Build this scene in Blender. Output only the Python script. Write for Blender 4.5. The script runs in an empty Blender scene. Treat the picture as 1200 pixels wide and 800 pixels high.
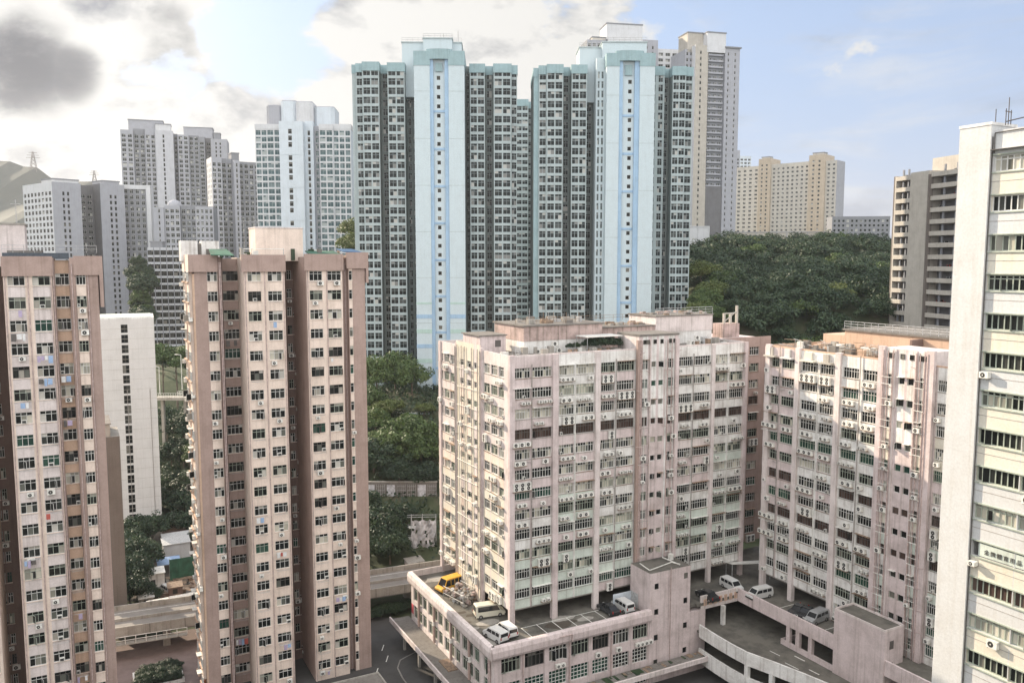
import bpy, math, random
import numpy as np
R = math.radians
rnd = random.Random(7)
npr = np.random.default_rng(11)
scene = bpy.context.scene
COL = scene.collection
# ------------------------------------------------------------------ camera
FPX = 970.0
PITCH = math.atan(95 / FPX)
CAMZ = 68.0
CP, SP = math.cos(PITCH), math.sin(PITCH)
cam = bpy.data.cameras.new('camera')
cam.sensor_width = 36.0
cam.lens = 36.0 * FPX / 1200.0
cam.clip_start = 0.5
cam.clip_end = 12000
camo = bpy.data.objects.new('camera', cam)
camo.location = (0, 0, CAMZ)
camo.rotation_euler = (math.pi / 2 - PITCH, 0, 0)
COL.objects.link(camo)
scene.camera = camo

def proj(x, y, z):
    dz = z - CAMZ
    w = y * CP - dz * SP
    h = y * SP + dz * CP
    return 600 + FPX * x / w, 400 - FPX * h / w

def at_y(px, py, Y):                       # pixel ray meets the plane y = Y
    a, b = (px - 600) / FPX, (400 - py) / FPX
    fy, fz = CP + b * SP, -SP + b * CP
    t = Y / fy
    return (a * t, Y, CAMZ + fz * t)

def at_z(px, py, z):                       # pixel ray meets the plane z
    a, b = (px - 600) / FPX, (400 - py) / FPX
    fy, fz = CP + b * SP, -SP + b * CP
    t = (z - CAMZ) / fz
    return (a * t, fy * t, z)

def s_at(px, O, ang, z):                   # distance along a level line at which it shows at column px
    k = (px - 600) / FPX
    c, s = math.cos(ang), math.sin(ang)
    dz = z - CAMZ
    return (k * (O[1] * CP - dz * SP) - O[0]) / (c - k * s * CP)

def z_at(py, x, y):
    b = (400 - py) / FPX
    return CAMZ + y * (b * CP - SP) / (CP + b * SP)

AL = R(27.8)                               # the street grid: long fronts run along AL
UX, UY = math.cos(AL), math.sin(AL)
VX, VY = -UY, UX

# ------------------------------------------------------------------ mesh collecting
BOXF = np.array([[0, 1, 2, 3], [7, 6, 5, 4], [0, 4, 5, 1], [1, 5, 6, 2], [2, 6, 7, 3], [3, 7, 4, 0]])

def rotm(ox, oy, ang, oz=0.0):
    c, s = math.cos(ang), math.sin(ang)
    return np.array([[c, -s, 0, ox], [s, c, 0, oy], [0, 0, 1, oz], [0, 0, 0, 1.0]])

class QB:
    def __init__(s):
        s.V, s.F, s.MI, s.n, s.mats, s.NG = [], [], [], 0, [], []
    def mi(s, m):
        if m not in s.mats: s.mats.append(m)
        return s.mats.index(m)
    def add(s, V, F, m, M=None):
        V = np.asarray(V, dtype=float)
        if M is not None: V = V @ M[:3, :3].T + M[:3, 3]
        F = np.asarray(F, dtype=int)
        s.V.append(V); s.F.append(F + s.n)
        if isinstance(m, (list, tuple)): s.MI.append(np.array([s.mi(x) for x in m]))
        else: s.MI.append(np.full(len(F), s.mi(m)))
        s.n += len(V)
    def quad(s, a, b, c, d, m, M=None): s.add([a, b, c, d], [[0, 1, 2, 3]], m, M)
    def box(s, x0, y0, z0, x1, y1, z1, m, M=None):
        s.add([(x0, y0, z0), (x0, y1, z0), (x1, y1, z0), (x1, y0, z0), (x0, y0, z1), (x0, y1, z1), (x1, y1, z1), (x1, y0, z1)], BOXF, m, M)
    def tube(s, p, q, r, m, n=6, r2=None, M=None):
        p, q = np.array(p, float), np.array(q, float)
        d = q - p; L = np.linalg.norm(d)
        if L < 1e-6: return
        d /= L
        a = np.cross(d, (0, 0, 1.0) if abs(d[2]) < .9 else (1.0, 0, 0)); a /= np.linalg.norm(a)
        b = np.cross(d, a)
        r2 = r if r2 is None else r2
        t = np.arange(n) * 2 * math.pi / n
        ring = np.outer(np.cos(t), a) + np.outer(np.sin(t), b)
        V = np.vstack([p + ring * r, q + ring * r2])
        F = [[i, (i + 1) % n, n + (i + 1) % n, n + i] for i in range(n)]
        for k in range(1, n - 1, 2):
            F.append([0, k, k + 1, min(k + 2, n - 1) if k + 2 < n else 0][:4] if k + 2 < n else [0, k, k + 1, k + 1])
            F.append([n, n + k, n + k + 1, n + min(k + 2, n - 1)] if k + 2 < n else [n, n + k, n + k + 1, n + k + 1])
        F = [f for f in F if len(set(f)) == 4]
        s.add(V, F, m, M)
    def prism(s, pts, z0, z1, m, mtop=None, M=None):          # outline in plan, extruded upward
        n = len(pts)
        V = [(x, y, z0) for x, y in pts] + [(x, y, z1) for x, y in pts]
        base = s.n
        s.add(V, [[i, (i + 1) % n, n + (i + 1) % n, n + i] for i in range(n)], m, M)
        s.NG.append(([base + n + i for i in range(n)], s.mi(mtop or m)))
        s.NG.append(([base + n - 1 - i for i in range(n)], s.mi(m)))
    def profile(s, pts, x0, x1, m, M=None):                    # outline in the yz plane, extruded along x
        n = len(pts)
        V = [(x0, y, z) for y, z in pts] + [(x1, y, z) for y, z in pts]
        base = s.n
        s.add(V, [[i, (i + 1) % n, n + (i + 1) % n, n + i] for i in range(n)], m, M)
        s.NG.append(([base + n + i for i in range(n)], s.mi(m)))
        s.NG.append(([base + n - 1 - i for i in range(n)], s.mi(m)))
    def mesh(s, name):
        me = bpy.data.meshes.new(name)
        V = np.vstack(s.V); F = np.vstack(s.F); MI = np.concatenate(s.MI)
        loops = F.ravel(); starts = np.arange(len(F)) * 4; tot = np.full(len(F), 4)
        if s.NG:
            ex = np.concatenate([np.array(g) for g, _ in s.NG])
            ln = np.array([len(g) for g, _ in s.NG])
            st = len(loops) + np.concatenate([[0], np.cumsum(ln)[:-1]])
            loops = np.concatenate([loops, ex]); starts = np.concatenate([starts, st]); tot = np.concatenate([tot, ln])
            MI = np.concatenate([MI, np.array([k for _, k in s.NG])])
        me.vertices.add(len(V)); me.vertices.foreach_set('co', V.astype(np.float32).ravel())
        me.loops.add(len(loops)); me.loops.foreach_set('vertex_index', loops.astype(np.int32))
        me.polygons.add(len(starts)); me.polygons.foreach_set('loop_start', starts.astype(np.int32))
        me.polygons.foreach_set('loop_total', tot.astype(np.int32))
        for m in s.mats: me.materials.append(m)
        me.polygons.foreach_set('material_index', MI.astype(np.int32))
        me.polygons.foreach_set('use_smooth', np.zeros(len(starts), dtype=bool))
        me.update(calc_edges=True)
        return me
    def obj(s, name, parent=None, loc=None, ang=0.0):
        if not s.V: return None
        return link(name, s.mesh(name), parent, loc, ang)

class Pieces:
    """Like QB, but every call (or every run between begin() and end()) becomes a part of its own."""
    def __init__(s): s.P, s.open = [], False
    @property
    def V(s): return s.P
    def begin(s): s.P.append(QB()); s.open = True
    def end(s): s.open = False
    def cur(s):
        if not s.open: s.P.append(QB())
        return s.P[-1]
    def box(s, *a, **k): s.cur().box(*a, **k)
    def tube(s, *a, **k): s.cur().tube(*a, **k)
    def quad(s, *a, **k): s.cur().quad(*a, **k)
    def prism(s, *a, **k): s.cur().prism(*a, **k)
    def profile(s, *a, **k): s.cur().profile(*a, **k)
    def add(s, *a, **k): s.cur().add(*a, **k)
    def obj(s, name, parent=None, many=None):
        s.P = [p for p in s.P if p.V]
        o = None
        for p in s.P[:100]: o = p.obj(name, parent)
        rest = s.P[100:]
        if rest:
            q = QB()
            for p in rest: q.add(np.vstack(p.V), np.vstack(p.F), [p.mats[k] for k in np.concatenate(p.MI)])
            o2 = q.obj(many or name + '_rest', parent); o2['kind'] = 'stuff'
        return o

def link(name, me, parent=None, loc=None, ang=0.0):
    o = bpy.data.objects.new(name, me)
    COL.objects.link(o)
    if parent is not None: o.parent = parent
    if loc is not None: o.location = loc
    if ang: o.rotation_euler = (0, 0, ang)
    return o

def tag(o, label=None, cat=None, group=None, kind=None):
    if label: o['label'] = label
    if cat: o['category'] = cat
    if group: o['group'] = group
    if kind: o['kind'] = kind
    return o

def thing(name, label, cat, loc=(0, 0, 0), ang=0.0, group=None):
    o = bpy.data.objects.new(name, None)
    o.empty_display_size = .5
    COL.objects.link(o)
    o.location = loc
    o.rotation_euler = (0, 0, ang)
    return tag(o, label, cat, group)

# ------------------------------------------------------------------ materials
def nodes_of(name):
    m = bpy.data.materials.new(name)
    m.use_nodes = True
    nt = m.node_tree
    return m, nt, nt.nodes['Principled BSDF']

def N(nt, t, **kw):
    n = nt.nodes.new(t)
    for k, v in kw.items():
        if k in n.inputs: n.inputs[k].default_value = v
        else: setattr(n, k, v)
    return n

def ramp(nt, stops, interp='LINEAR'):
    n = nt.nodes.new('ShaderNodeValToRGB')
    cr = n.color_ramp
    cr.interpolation = interp
    while len(cr.elements) < len(stops): cr.elements.new(.5)
    for e, (p, c) in zip(cr.elements, stops):
        e.position = p
        e.color = (c[0], c[1], c[2], 1) if hasattr(c, '__len__') else (c, c, c, 1)
    return n

def wall(name, col, dirt=.5, streak=1.0, rough=.85, dcol=None, lines=0.0, bump=.15):
    m, nt, b = nodes_of(name)
    L = nt.links.new
    tc = N(nt, 'ShaderNodeTexCoord')
    n1 = N(nt, 'ShaderNodeTexNoise', Scale=.35, Detail=6.0, Roughness=.65)
    L(tc.outputs['Object'], n1.inputs['Vector'])
    mp = N(nt, 'ShaderNodeMapping'); mp.inputs['Scale'].default_value = (2.2, 2.2, .09)
    L(tc.outputs['Object'], mp.inputs['Vector'])
    n2 = N(nt, 'ShaderNodeTexNoise', Scale=1.0, Detail=5.0, Roughness=.6)
    L(mp.outputs[0], n2.inputs['Vector'])
    n3 = N(nt, 'ShaderNodeTexNoise', Scale=5.0, Detail=4.0, Roughness=.7)
    L(tc.outputs['Object'], n3.inputs['Vector'])
    r1 = ramp(nt, [(.42, 0), (.72, 1)]); L(n1.outputs['Fac'], r1.inputs[0])
    r2 = ramp(nt, [(.5, 0), (.74, 1)]); L(n2.outputs['Fac'], r2.inputs[0])
    a = N(nt, 'ShaderNodeMath', operation='MULTIPLY'); L(r2.outputs[0], a.inputs[0]); a.inputs[1].default_value = streak
    c = N(nt, 'ShaderNodeMath', operation='ADD'); L(r1.outputs[0], c.inputs[0]); L(a.outputs[0], c.inputs[1])
    d = N(nt, 'ShaderNodeMath', operation='MULTIPLY', use_clamp=True); L(c.outputs[0], d.inputs[0]); d.inputs[1].default_value = dirt
    mx = N(nt, 'ShaderNodeMix', data_type='RGBA')
    L(d.outputs[0], mx.inputs[0])
    mx.inputs[6].default_value = (*col, 1)
    dc = dcol or (col[0] * .52, col[1] * .5, col[2] * .475)
    mx.inputs[7].default_value = (*dc, 1)
    mul = N(nt, 'ShaderNodeMix', data_type='RGBA', blend_type='MULTIPLY'); mul.inputs[0].default_value = 1.0
    r3 = ramp(nt, [(.25, .86), (.75, 1.08)]); L(n3.outputs['Fac'], r3.inputs[0])
    L(mx.outputs[2], mul.inputs[6]); L(r3.outputs[0], mul.inputs[7])
    L(mul.outputs[2], b.inputs['Base Color'])
    b.inputs['Roughness'].default_value = rough
    b.inputs['Specular IOR Level'].default_value = .25
    if bump:
        bp = N(nt, 'ShaderNodeBump', Strength=bump, Distance=.05)
        L(n3.outputs['Fac'], bp.inputs['Height']); L(bp.outputs[0], b.inputs['Normal'])
    return m

def plain(name, col, rough=.6, metal=0.0, vary=.12, scale=3.0):
    m, nt, b = nodes_of(name)
    L = nt.links.new
    tc = N(nt, 'ShaderNodeTexCoord')
    n = N(nt, 'ShaderNodeTexNoise', Scale=scale, Detail=4.0)
    L(tc.outputs['Object'], n.inputs['Vector'])
    lo = [c * (1 - vary) for c in col]; hi = [min(1, c * (1 + vary)) for c in col]
    r = ramp(nt, [(.3, lo), (.7, hi)])
    L(n.outputs['Fac'], r.inputs[0]); L(r.outputs[0], b.inputs['Base Color'])
    b.inputs['Roughness'].default_value = rough
    b.inputs['Metallic'].default_value = metal
    return m

def glass(name, stops, rough=.12):
    m, nt, b = nodes_of(name)
    L = nt.links.new
    g = N(nt, 'ShaderNodeNewGeometry'); oi = N(nt, 'ShaderNodeObjectInfo')
    s = N(nt, 'ShaderNodeMath', operation='ADD'); L(g.outputs['Random Per Island'], s.inputs[0]); L(oi.outputs['Random'], s.inputs[1])
    f = N(nt, 'ShaderNodeMath', operation='FRACT'); L(s.outputs[0], f.inputs[0])
    r = ramp(nt, stops, 'CONSTANT'); L(f.outputs[0], r.inputs[0])
    L(r.outputs[0], b.inputs['Base Color'])
    b.inputs['Roughness'].default_value = rough
    b.inputs['Specular IOR Level'].default_value = .16
    return m

def leaf(name, stops):
    m, nt, b = nodes_of(name)
    L = nt.links.new
    g = N(nt, 'ShaderNodeNewGeometry'); oi = N(nt, 'ShaderNodeObjectInfo')
    tc = N(nt, 'ShaderNodeTexCoord')
    n = N(nt, 'ShaderNodeTexNoise', Scale=.35, Detail=3.0); L(g.outputs['Position'], n.inputs['Vector'])
    s = N(nt, 'ShaderNodeMath', operation='MULTIPLY_ADD'); L(g.outputs['Random Per Island'], s.inputs[0]); s.inputs[1].default_value = .45; L(n.outputs['Fac'], s.inputs[2])
    s2 = N(nt, 'ShaderNodeMath', operation='MULTIPLY_ADD'); L(oi.outputs['Random'], s2.inputs[0]); s2.inputs[1].default_value = .2; L(s.outputs[0], s2.inputs[2])
    s3 = N(nt, 'ShaderNodeMath', operation='SUBTRACT', use_clamp=True); L(s2.outputs[0], s3.inputs[0]); s3.inputs[1].default_value = .32
    r = ramp(nt, stops); L(s3.outputs[0], r.inputs[0])
    L(r.outputs[0], b.inputs['Base Color'])
    b.inputs['Roughness'].default_value = .55
    tr = N(nt, 'ShaderNodeBsdfTranslucent'); L(r.outputs[0], tr.inputs['Color'])
    mixs = N(nt, 'ShaderNodeMixShader'); mixs.inputs[0].default_value = .22
    L(b.outputs[0], mixs.inputs[1]); L(tr.outputs[0], mixs.inputs[2])
    L(mixs.outputs[0], nt.nodes['Material Output'].inputs['Surface'])
    return m

MT = {}
MT['pink'] = wall('pink_render', (.67, .575, .57), .6)
MT['palepink'] = wall('pale_pink_render', (.73, .655, .64), .55)
MT['cream'] = wall('cream_pink_tile', (.81, .68, .595), .4)
MT['peach'] = wall('peach_tile', (.62, .44, .33), .4)
MT['brown'] = wall('brown_pink_tile', (.41, .305, .27), .4)
MT['dkbrown'] = wall('dark_brown_and_recess_shade', (.22, .155, .135), .4)  # also on recessed bays of the pink blocks, their shade put into the colour
MT['rust'] = wall('rust_orange_tile', (.50, .26, .16), .4)
MT['white'] = wall('white_render', (.80, .79, .77), .7, dcol=(.40, .37, .34))
MT['green'] = wall('pale_green_render', (.62, .68, .62), .45, dcol=(.3, .32, .28))
MT['dwhite'] = wall('grey_white_render', (.60, .61, .615), .45, dcol=(.5, .48, .45))
MT['yellow'] = wall('cream_yellow_render', (.68, .65, .57), .28, dcol=(.6, .5, .34))
MT['concrete'] = wall('stained_concrete', (.38, .36, .33), .6)
MT['dkconc'] = wall('dark_roof_concrete', (.21, .195, .18), .6)
MT['roofpink'] = wall('weathered_pink_parapet', (.52, .40, .37), .95, dcol=(.2, .16, .14))
MT['blank'] = wall('off_white_gable', (.66, .64, .62), .3, dcol=(.45, .43, .41))
MT['bwhite'] = wall('pale_blue_white_panel', (.52, .61, .65), .25, dcol=(.42, .48, .5))
MT['btile'] = wall('grey_white_tile', (.40, .47, .485), .3)
MT['bgrey'] = wall('grey_green_tile', (.20, .24, .24), .35)
MT['teal'] = wall('teal_panel', (.30, .42, .45), .35)
MT['blue'] = wall('sky_blue_panel', (.34, .49, .65), .3)
MT['green2'] = wall('soft_green_panel', (.43, .58, .54), .2)
MT['tpale'] = wall('far_pale_grey_panel', (.50, .51, .545), .25)
MT['tgrey'] = wall('lavender_grey_panel', (.37, .38, .42), .25)
MT['tgrey2'] = wall('mid_grey_tile', (.25, .26, .285), .3)
MT['tdark'] = wall('dark_grey_tile', (.17, .17, .18), .3)
MT['twhite'] = wall('far_white_panel', (.60, .61, .635), .22)
MT['tblue'] = wall('far_pale_blue_panel', (.60, .66, .72), .2)
MT['beige'] = wall('beige_render', (.54, .515, .47), .3)
MT['orange'] = wall('orange_ochre_render', (.49, .425, .345), .3)
MT['carpark'] = wall('beige_concrete', (.47, .44, .395), .35)
MT['taupe'] = wall('taupe_render', (.17, .15, .138), .3)
MT['frame'] = plain('white_window_frame', (.62, .62, .60), .5)
MT['bframe'] = plain('pale_teal_window_frame', (.36, .43, .45), .5)
MT['gframe'] = plain('grey_green_window_frame', (.36, .40, .34), .5)
MT['dframe'] = plain('dark_window_frame', (.10, .09, .085), .5)
MT['acwhite'] = plain('white_painted_metal', (.68, .67, .63), .5, vary=.2, scale=1.5)
MT['dark'] = plain('dark_grille', (.03, .03, .03), .6)
MT['void'] = plain('unlit_interior_backing', (.035, .034, .033), .9)  # near-black backing: the unlit room behind a window, put into the colour
MT['pipe'] = plain('grey_drain_pipe', (.33, .30, .28), .5, vary=.3)
MT['pipepink'] = plain('painted_pink_pipe', (.45, .35, .33), .5, vary=.3)
MT['steel'] = plain('galvanised_steel', (.42, .42, .42), .45, vary=.3)
MT['rusty'] = plain('rusty_steel', (.24, .17, .12), .7, vary=.4)
MT['tarpblue'] = plain('blue_tarpaulin', (.02, .085, .19), .5, vary=.3)
MT['tarpdark'] = plain('dark_blue_roof_felt', (.06, .075, .095), .7, vary=.3)
MT['netgreen'] = plain('green_safety_net', (.03, .11, .07), .7, vary=.4, scale=.7)
MT['sheet'] = plain('white_plastic_sheet', (.50, .50, .53), .4, vary=.4, scale=1.2)
MT['asphalt'] = wall('asphalt', (.075, .073, .072), .6, streak=0, dcol=(.045, .043, .042))
MT['deck'] = wall('worn_deck_concrete', (.165, .155, .135), .95, streak=0, dcol=(.065, .062, .057))
MT['paving'] = wall('pinkish_paving', (.23, .18, .17), .6, streak=0)
MT['earth'] = wall('bare_earth', (.095, .08, .066), .8, streak=0)
MT['roadconc'] = wall('pale_road_concrete', (.26, .245, .23), .5, streak=0)
MT['paint'] = plain('white_road_paint', (.68, .67, .63), .7, vary=.25)
MT['carwhite'] = plain('white_car_paint', (.62, .62, .61), .25, vary=.03)
MT['carcream'] = plain('cream_car_paint', (.62, .60, .50), .3, vary=.05)
MT['cardark'] = plain('dark_car_paint', (.03, .032, .036), .2, vary=.1)
MT['carred'] = plain('red_car_paint', (.4, .05, .04), .25, vary=.05)
MT['carsilver'] = plain('silver_car_paint', (.45, .46, .47), .25, metal=.4, vary=.05)
MT['caryellow'] = plain('yellow_bus_paint', (.70, .38, .05), .35, vary=.08)
MT['carglass'] = plain('car_window_glass', (.02, .022, .025), .08)
MT['rubber'] = plain('black_rubber', (.02, .02, .02), .8)
MT['hub'] = plain('wheel_hub_metal', (.4, .4, .4), .4, metal=.6)
MT['lampglass'] = plain('headlamp_glass', (.7, .7, .68), .1)
MT['redlamp'] = plain('red_lamp_glass', (.35, .02, .02), .2)
MT['bark'] = plain('grey_bark', (.14, .11, .085), .9, vary=.3)
MT['red'] = plain('red_sign_paint', (.55, .10, .12), .5)
MT['ink'] = plain('dark_lettering', (.05, .045, .04), .6)
MT['cloth_a'] = plain('lilac_cloth', (.42, .35, .5), .9)
MT['cloth_b'] = plain('white_cloth', (.7, .7, .7), .9)
MT['cloth_c'] = plain('pale_blue_cloth', (.3, .42, .62), .9)
MT['cloth_d'] = plain('red_cloth', (.45, .1, .08), .9)
G_DARK = (.010, .012, .012); G_MID = (.04, .045, .042)
MT['glass'] = glass('window_glass', [(0, G_DARK), (.45, (.022, .024, .023)), (.68, G_MID), (.79, (.12, .125, .11)), (.88, (.34, .32, .28)), (.96, (.5, .48, .44))])
MT['glassind'] = glass('workshop_window_glass', [(0, G_DARK), (.2, (.04, .044, .042)), (.36, (.11, .115, .10)), (.54, (.24, .235, .20)), (.75, (.42, .40, .33)), (.9, (.55, .52, .44))])
MT['glassdk'] = glass('dark_workshop_glass', [(0, G_DARK), (.5, (.02, .022, .021)), (.75, (.05, .052, .047)), (.9, (.16, .155, .135))])
MT['glassbr'] = glass('brown_film_glass', [(0, (.055, .036, .03)), (.5, (.075, .05, .042)), (.85, (.11, .08, .068))], .2)
MT['glassgr'] = glass('green_film_glass', [(0, (.015, .045, .035)), (.5, (.03, .075, .055)), (.85, (.06, .10, .08))], .15)
MT['glasspale'] = glass('pale_curtained_glass', [(0, (.30, .29, .25)), (.35, (.48, .46, .39)), (.7, (.58, .55, .47)), (.9, (.12, .12, .10))], .3)
MT['glassfar'] = glass('tower_window_glass', [(0, (.012, .017, .018)), (.5, (.025, .032, .033)), (.74, (.07, .08, .08)), (.87, (.20, .205, .20)), (.95, (.42, .42, .40))], .2)
MT['glassteal'] = glass('teal_tower_glass', [(0, (.05, .09, .10)), (.4, (.08, .13, .14)), (.7, (.16, .21, .22)), (.9, (.35, .38, .38))], .15)
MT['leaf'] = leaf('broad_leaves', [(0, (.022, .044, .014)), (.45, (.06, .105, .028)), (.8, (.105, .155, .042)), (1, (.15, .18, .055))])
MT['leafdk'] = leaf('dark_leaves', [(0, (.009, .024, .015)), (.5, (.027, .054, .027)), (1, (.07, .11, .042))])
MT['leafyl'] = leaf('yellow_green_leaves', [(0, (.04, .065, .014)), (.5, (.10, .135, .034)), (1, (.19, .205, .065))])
# ------------------------------------------------------------------ repeated pieces
class Tpl:
    def __init__(s, qb, name, area):
        s.V = np.vstack(qb.V); s.F = np.vstack(qb.F); s.MI = np.concatenate(qb.MI); s.mats = qb.mats
        s.me = qb.mesh(name); s.area = area
TPL = {}

def bar(q, x0, z0, x1, z1, m, y=-.05, back=.04):      # a bar of a window frame: front and four edges
    V = [(x0, y, z0), (x1, y, z0), (x1, y, z1), (x0, y, z1), (x0, back, z0), (x1, back, z0), (x1, back, z1), (x0, back, z1)]
    q.add(V, [[0, 1, 2, 3], [0, 4, 5, 1], [1, 5, 6, 2], [2, 6, 7, 3], [3, 7, 4, 0]], m)

def window_tpl(w, h, nv, tr=.3, style='glass', fr='frame', seed=0, t=.055, simple=False, opens=0.0, ac=0.0, mid=0):
    key = ('w', round(w, 2), round(h, 2), nv, tr, style, fr, seed, simple, opens, ac, mid)
    if key in TPL: return TPL[key]
    r = random.Random(hash((nv, seed, style)) % 1000 + seed * 31)
    r = random.Random(seed * 977 + nv * 13 + int(w * 10))
    q = QB(); F = MT[fr]; G = MT[style]
    xs = [w * i / nv for i in range(nv + 1)]
    zs = [0, h] if not tr else [0, h * (1 - tr), h]
    if mid: zs = [h * i / mid for i in range(mid + 1)]
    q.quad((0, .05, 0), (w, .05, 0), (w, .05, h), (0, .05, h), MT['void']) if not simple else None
    acpane = r.randrange(nv) if r.random() < ac else -1
    for i in range(nv):
        for j in range(len(zs) - 1):
            a, b, c, d = xs[i], xs[i + 1], zs[j], zs[j + 1]
            if simple:
                q.quad((a, .03, c), (b, .03, c), (b, .03, d), (a, .03, d), G); continue
            if i == acpane and j == 0:
                z1 = min(d, c + .5)
                q.box(a + .04, -.4, c + .04, b - .04, .04, z1, MT['acwhite'])
                q.quad((a + .1, -.405, c + .1), (b - .1, -.405, c + .1), (b - .1, -.405, z1 - .06), (a + .1, -.405, z1 - .06), MT['dark'])
                if d - z1 > .1: q.quad((a, .02, z1), (b, .02, z1), (b, .02, d), (a, .02, d), G)
                continue
            if r.random() < opens and j == 0:               # a sash swung outward on its side
                an = r.uniform(.6, 1.3); L = b - a
                hx, sg = (a, 1) if r.random() < .5 else (b, -1)
                ex, ey = hx + sg * L * math.cos(an), -.04 - L * math.sin(an)
                q.quad((hx, -.04, c + .05), (ex, ey, c + .05), (ex, ey, d - .05), (hx, -.04, d - .05), G)
                q.tube((ex, ey, c), (ex, ey, d), .03, F, 4)
                q.tube((hx, -.04, c + .03), (ex, ey, c + .03), .025, F, 4)
                q.tube((hx, -.04, d - .03), (ex, ey, d - .03), .025, F, 4)
                continue
            tx, tz = r.uniform(-.012, .012), r.uniform(-.014, .014)
            q.quad((a, .02 - tx - tz, c), (b, .02 + tx - tz, c), (b, .02 + tx + tz, d), (a, .02 - tx + tz, d), G)
    for i, x in enumerate(xs):
        a = max(0, x - t / 2) if i else 0; b = a + t
        if i == nv: a, b = w - t, w
        bar(q, a, 0, b, h, F)
    for j, z in enumerate(zs):
        a = z - t / 2 if 0 < j < len(zs) - 1 else (0 if j == 0 else h - t)
        bar(q, 0, a, w, a + t, F, y=-.046)
    T = Tpl(q, 'window', w * h); TPL[key] = T
    return T

def ac_tpl(kind=0):
    key = ('ac', kind)
    if key in TPL: return TPL[key]
    q = QB()
    W, H, D = [(.95, .68, .42), (.78, .55, .5), (1.0, 1.25, .42), (.62, .42, .55)][kind]
    q.box(0, -D - .1, 0, W, -.1, H, MT['acwhite'])
    for k in range(2 if kind == 2 else 1):
        cx, cz, r = W * (.42 if kind != 2 else .5), (H * .5 if kind != 2 else H * (.27 + .46 * k)), min(.29, H * .4)
        n = 10
        ring = [(cx + r * math.cos(2 * math.pi * i / n), -D - .106, cz + r * math.sin(2 * math.pi * i / n)) for i in range(n)]
        base = [ring[0]] ; V = ring
        q.add(V, [[0, i, i + 1, i + 2] for i in range(1, n - 2, 2)] + [[0, n - 3, n - 2, n - 1]], MT['dark'])
        q.box(cx - .05, -D - .125, cz - .05, cx + .05, -D - .1, cz + .05, MT['acwhite'])
    q.box(W * .1, -D - .05, -.08, W * .1 + .05, .0, -.02, MT['rusty']); q.box(W * .85, -D - .05, -.08, W * .85 + .05, .0, -.02, MT['rusty'])
    T = Tpl(q, 'air_conditioner', W * H); TPL[key] = T
    return T

def emit(root, loc, ang, recs, name, many, limit=100, vis=None):
    """recs: (template, x, y, z, angle) in the root's space. The largest in view become parts of their own, the rest one part."""
    if not recs: return
    M0 = rotm(loc[0], loc[1], ang, loc[2])
    sc = []
    for i, (T, x, y, z, a) in enumerate(recs):
        p = M0 @ np.array([x, y, z + .5, 1])
        px, py = proj(p[0], p[1], p[2])
        d = np.array([p[0], p[1], p[2] - CAMZ]); L = np.linalg.norm(d)
        nx, ny = math.sin(ang + a), -math.cos(ang + a)
        cosv = -(nx * d[0] + ny * d[1]) / L
        ok = cosv > .03 and -4 < px < 1204 and -4 < py < 806 and (vis is None or vis(px, py))
        sc.append((T.area * max(cosv, .02) / L ** 2 if ok else 0, i))
    sc.sort(reverse=True)
    top = {i for s, i in sc[:limit] if s > 0}
    q = QB(); nrest = 0
    for i, (T, x, y, z, a) in enumerate(recs):
        if i in top:
            o = bpy.data.objects.new(name, T.me); COL.objects.link(o)
            o.parent = root; o.location = (x, y, z); o.rotation_euler = (0, 0, a)
        else:
            q.add(T.V, T.F, [T.mats[k] for k in T.MI], rotm(x, y, a, z)); nrest += 1
    if nrest:
        o = q.obj(many, root)
        if o is not None: tag(o, kind='stuff')

def local_pt(M, x, z, inw=0.0):
    p = M @ np.array([x, inw, z, 1]); return p[0], p[1], p[2]

def punched(q, M, x0, x1, z0, z1, cols, rows, pier, span, reveal=.22, has=None):
    """A wall from x0..x1, z0..z1 in the plane of M with openings at cols x rows (rows from the top down)."""
    cols = sorted(cols)
    xs = [x0]
    for a, b in cols: xs += [a, b]
    xs.append(x1)
    for k in range(0, len(xs), 2):                          # full-height strips beside the openings
        if xs[k + 1] - xs[k] > 1e-3:
            m = pier(k // 2) if callable(pier) else pier
            q.quad((xs[k], 0, z0), (xs[k + 1], 0, z0), (xs[k + 1], 0, z1), (xs[k], 0, z1), m, M)
    for ci, (a, b) in enumerate(cols):
        zt = z1
        for ri, (lo, hi) in enumerate(rows):
            if hi > z1 - .02 or lo < z0 + .02: continue
            if has and not has(ci, ri): continue
            m = span(ci, ri) if callable(span) else span
            q.quad((a, 0, hi), (b, 0, hi), (b, 0, zt), (a, 0, zt), m, M)
            V = [(a, 0, lo), (b, 0, lo), (b, 0, hi), (a, 0, hi), (a, reveal, lo), (b, reveal, lo), (b, reveal, hi), (a, reveal, hi)]
            q.add(V, [[0, 4, 5, 1], [1, 5, 6, 2], [2, 6, 7, 3], [3, 7, 4, 0]], m, M)
            zt = lo
        m = span(ci, len(rows)) if callable(span) else span
        q.quad((a, 0, z0), (b, 0, z0), (b, 0, zt), (a, 0, zt), m, M)

def facade(q, wins, M, ang, x0, x1, z0, z1, cols, rows, pier, span, win, reveal=.22, has=None, sill=None, roots=None):
    punched(q, M, x0, x1, z0, z1, cols, rows, pier, span, reveal, has)
    for ci, (a, b) in enumerate(sorted(cols)):
        for ri, (lo, hi) in enumerate(rows):
            if hi > z1 - .02 or lo < z0 + .02: continue
            if has and not has(ci, ri): continue
            T = win(ci, ri, b - a, hi - lo)
            x, y, z = local_pt(M, a, lo, reveal - .03)
            wins.append((T, x, y, z, ang))
            if sill is not None:
                q.box(a - .06, -.1, lo - .09, b + .06, .05, lo - .005, sill, M)

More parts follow.
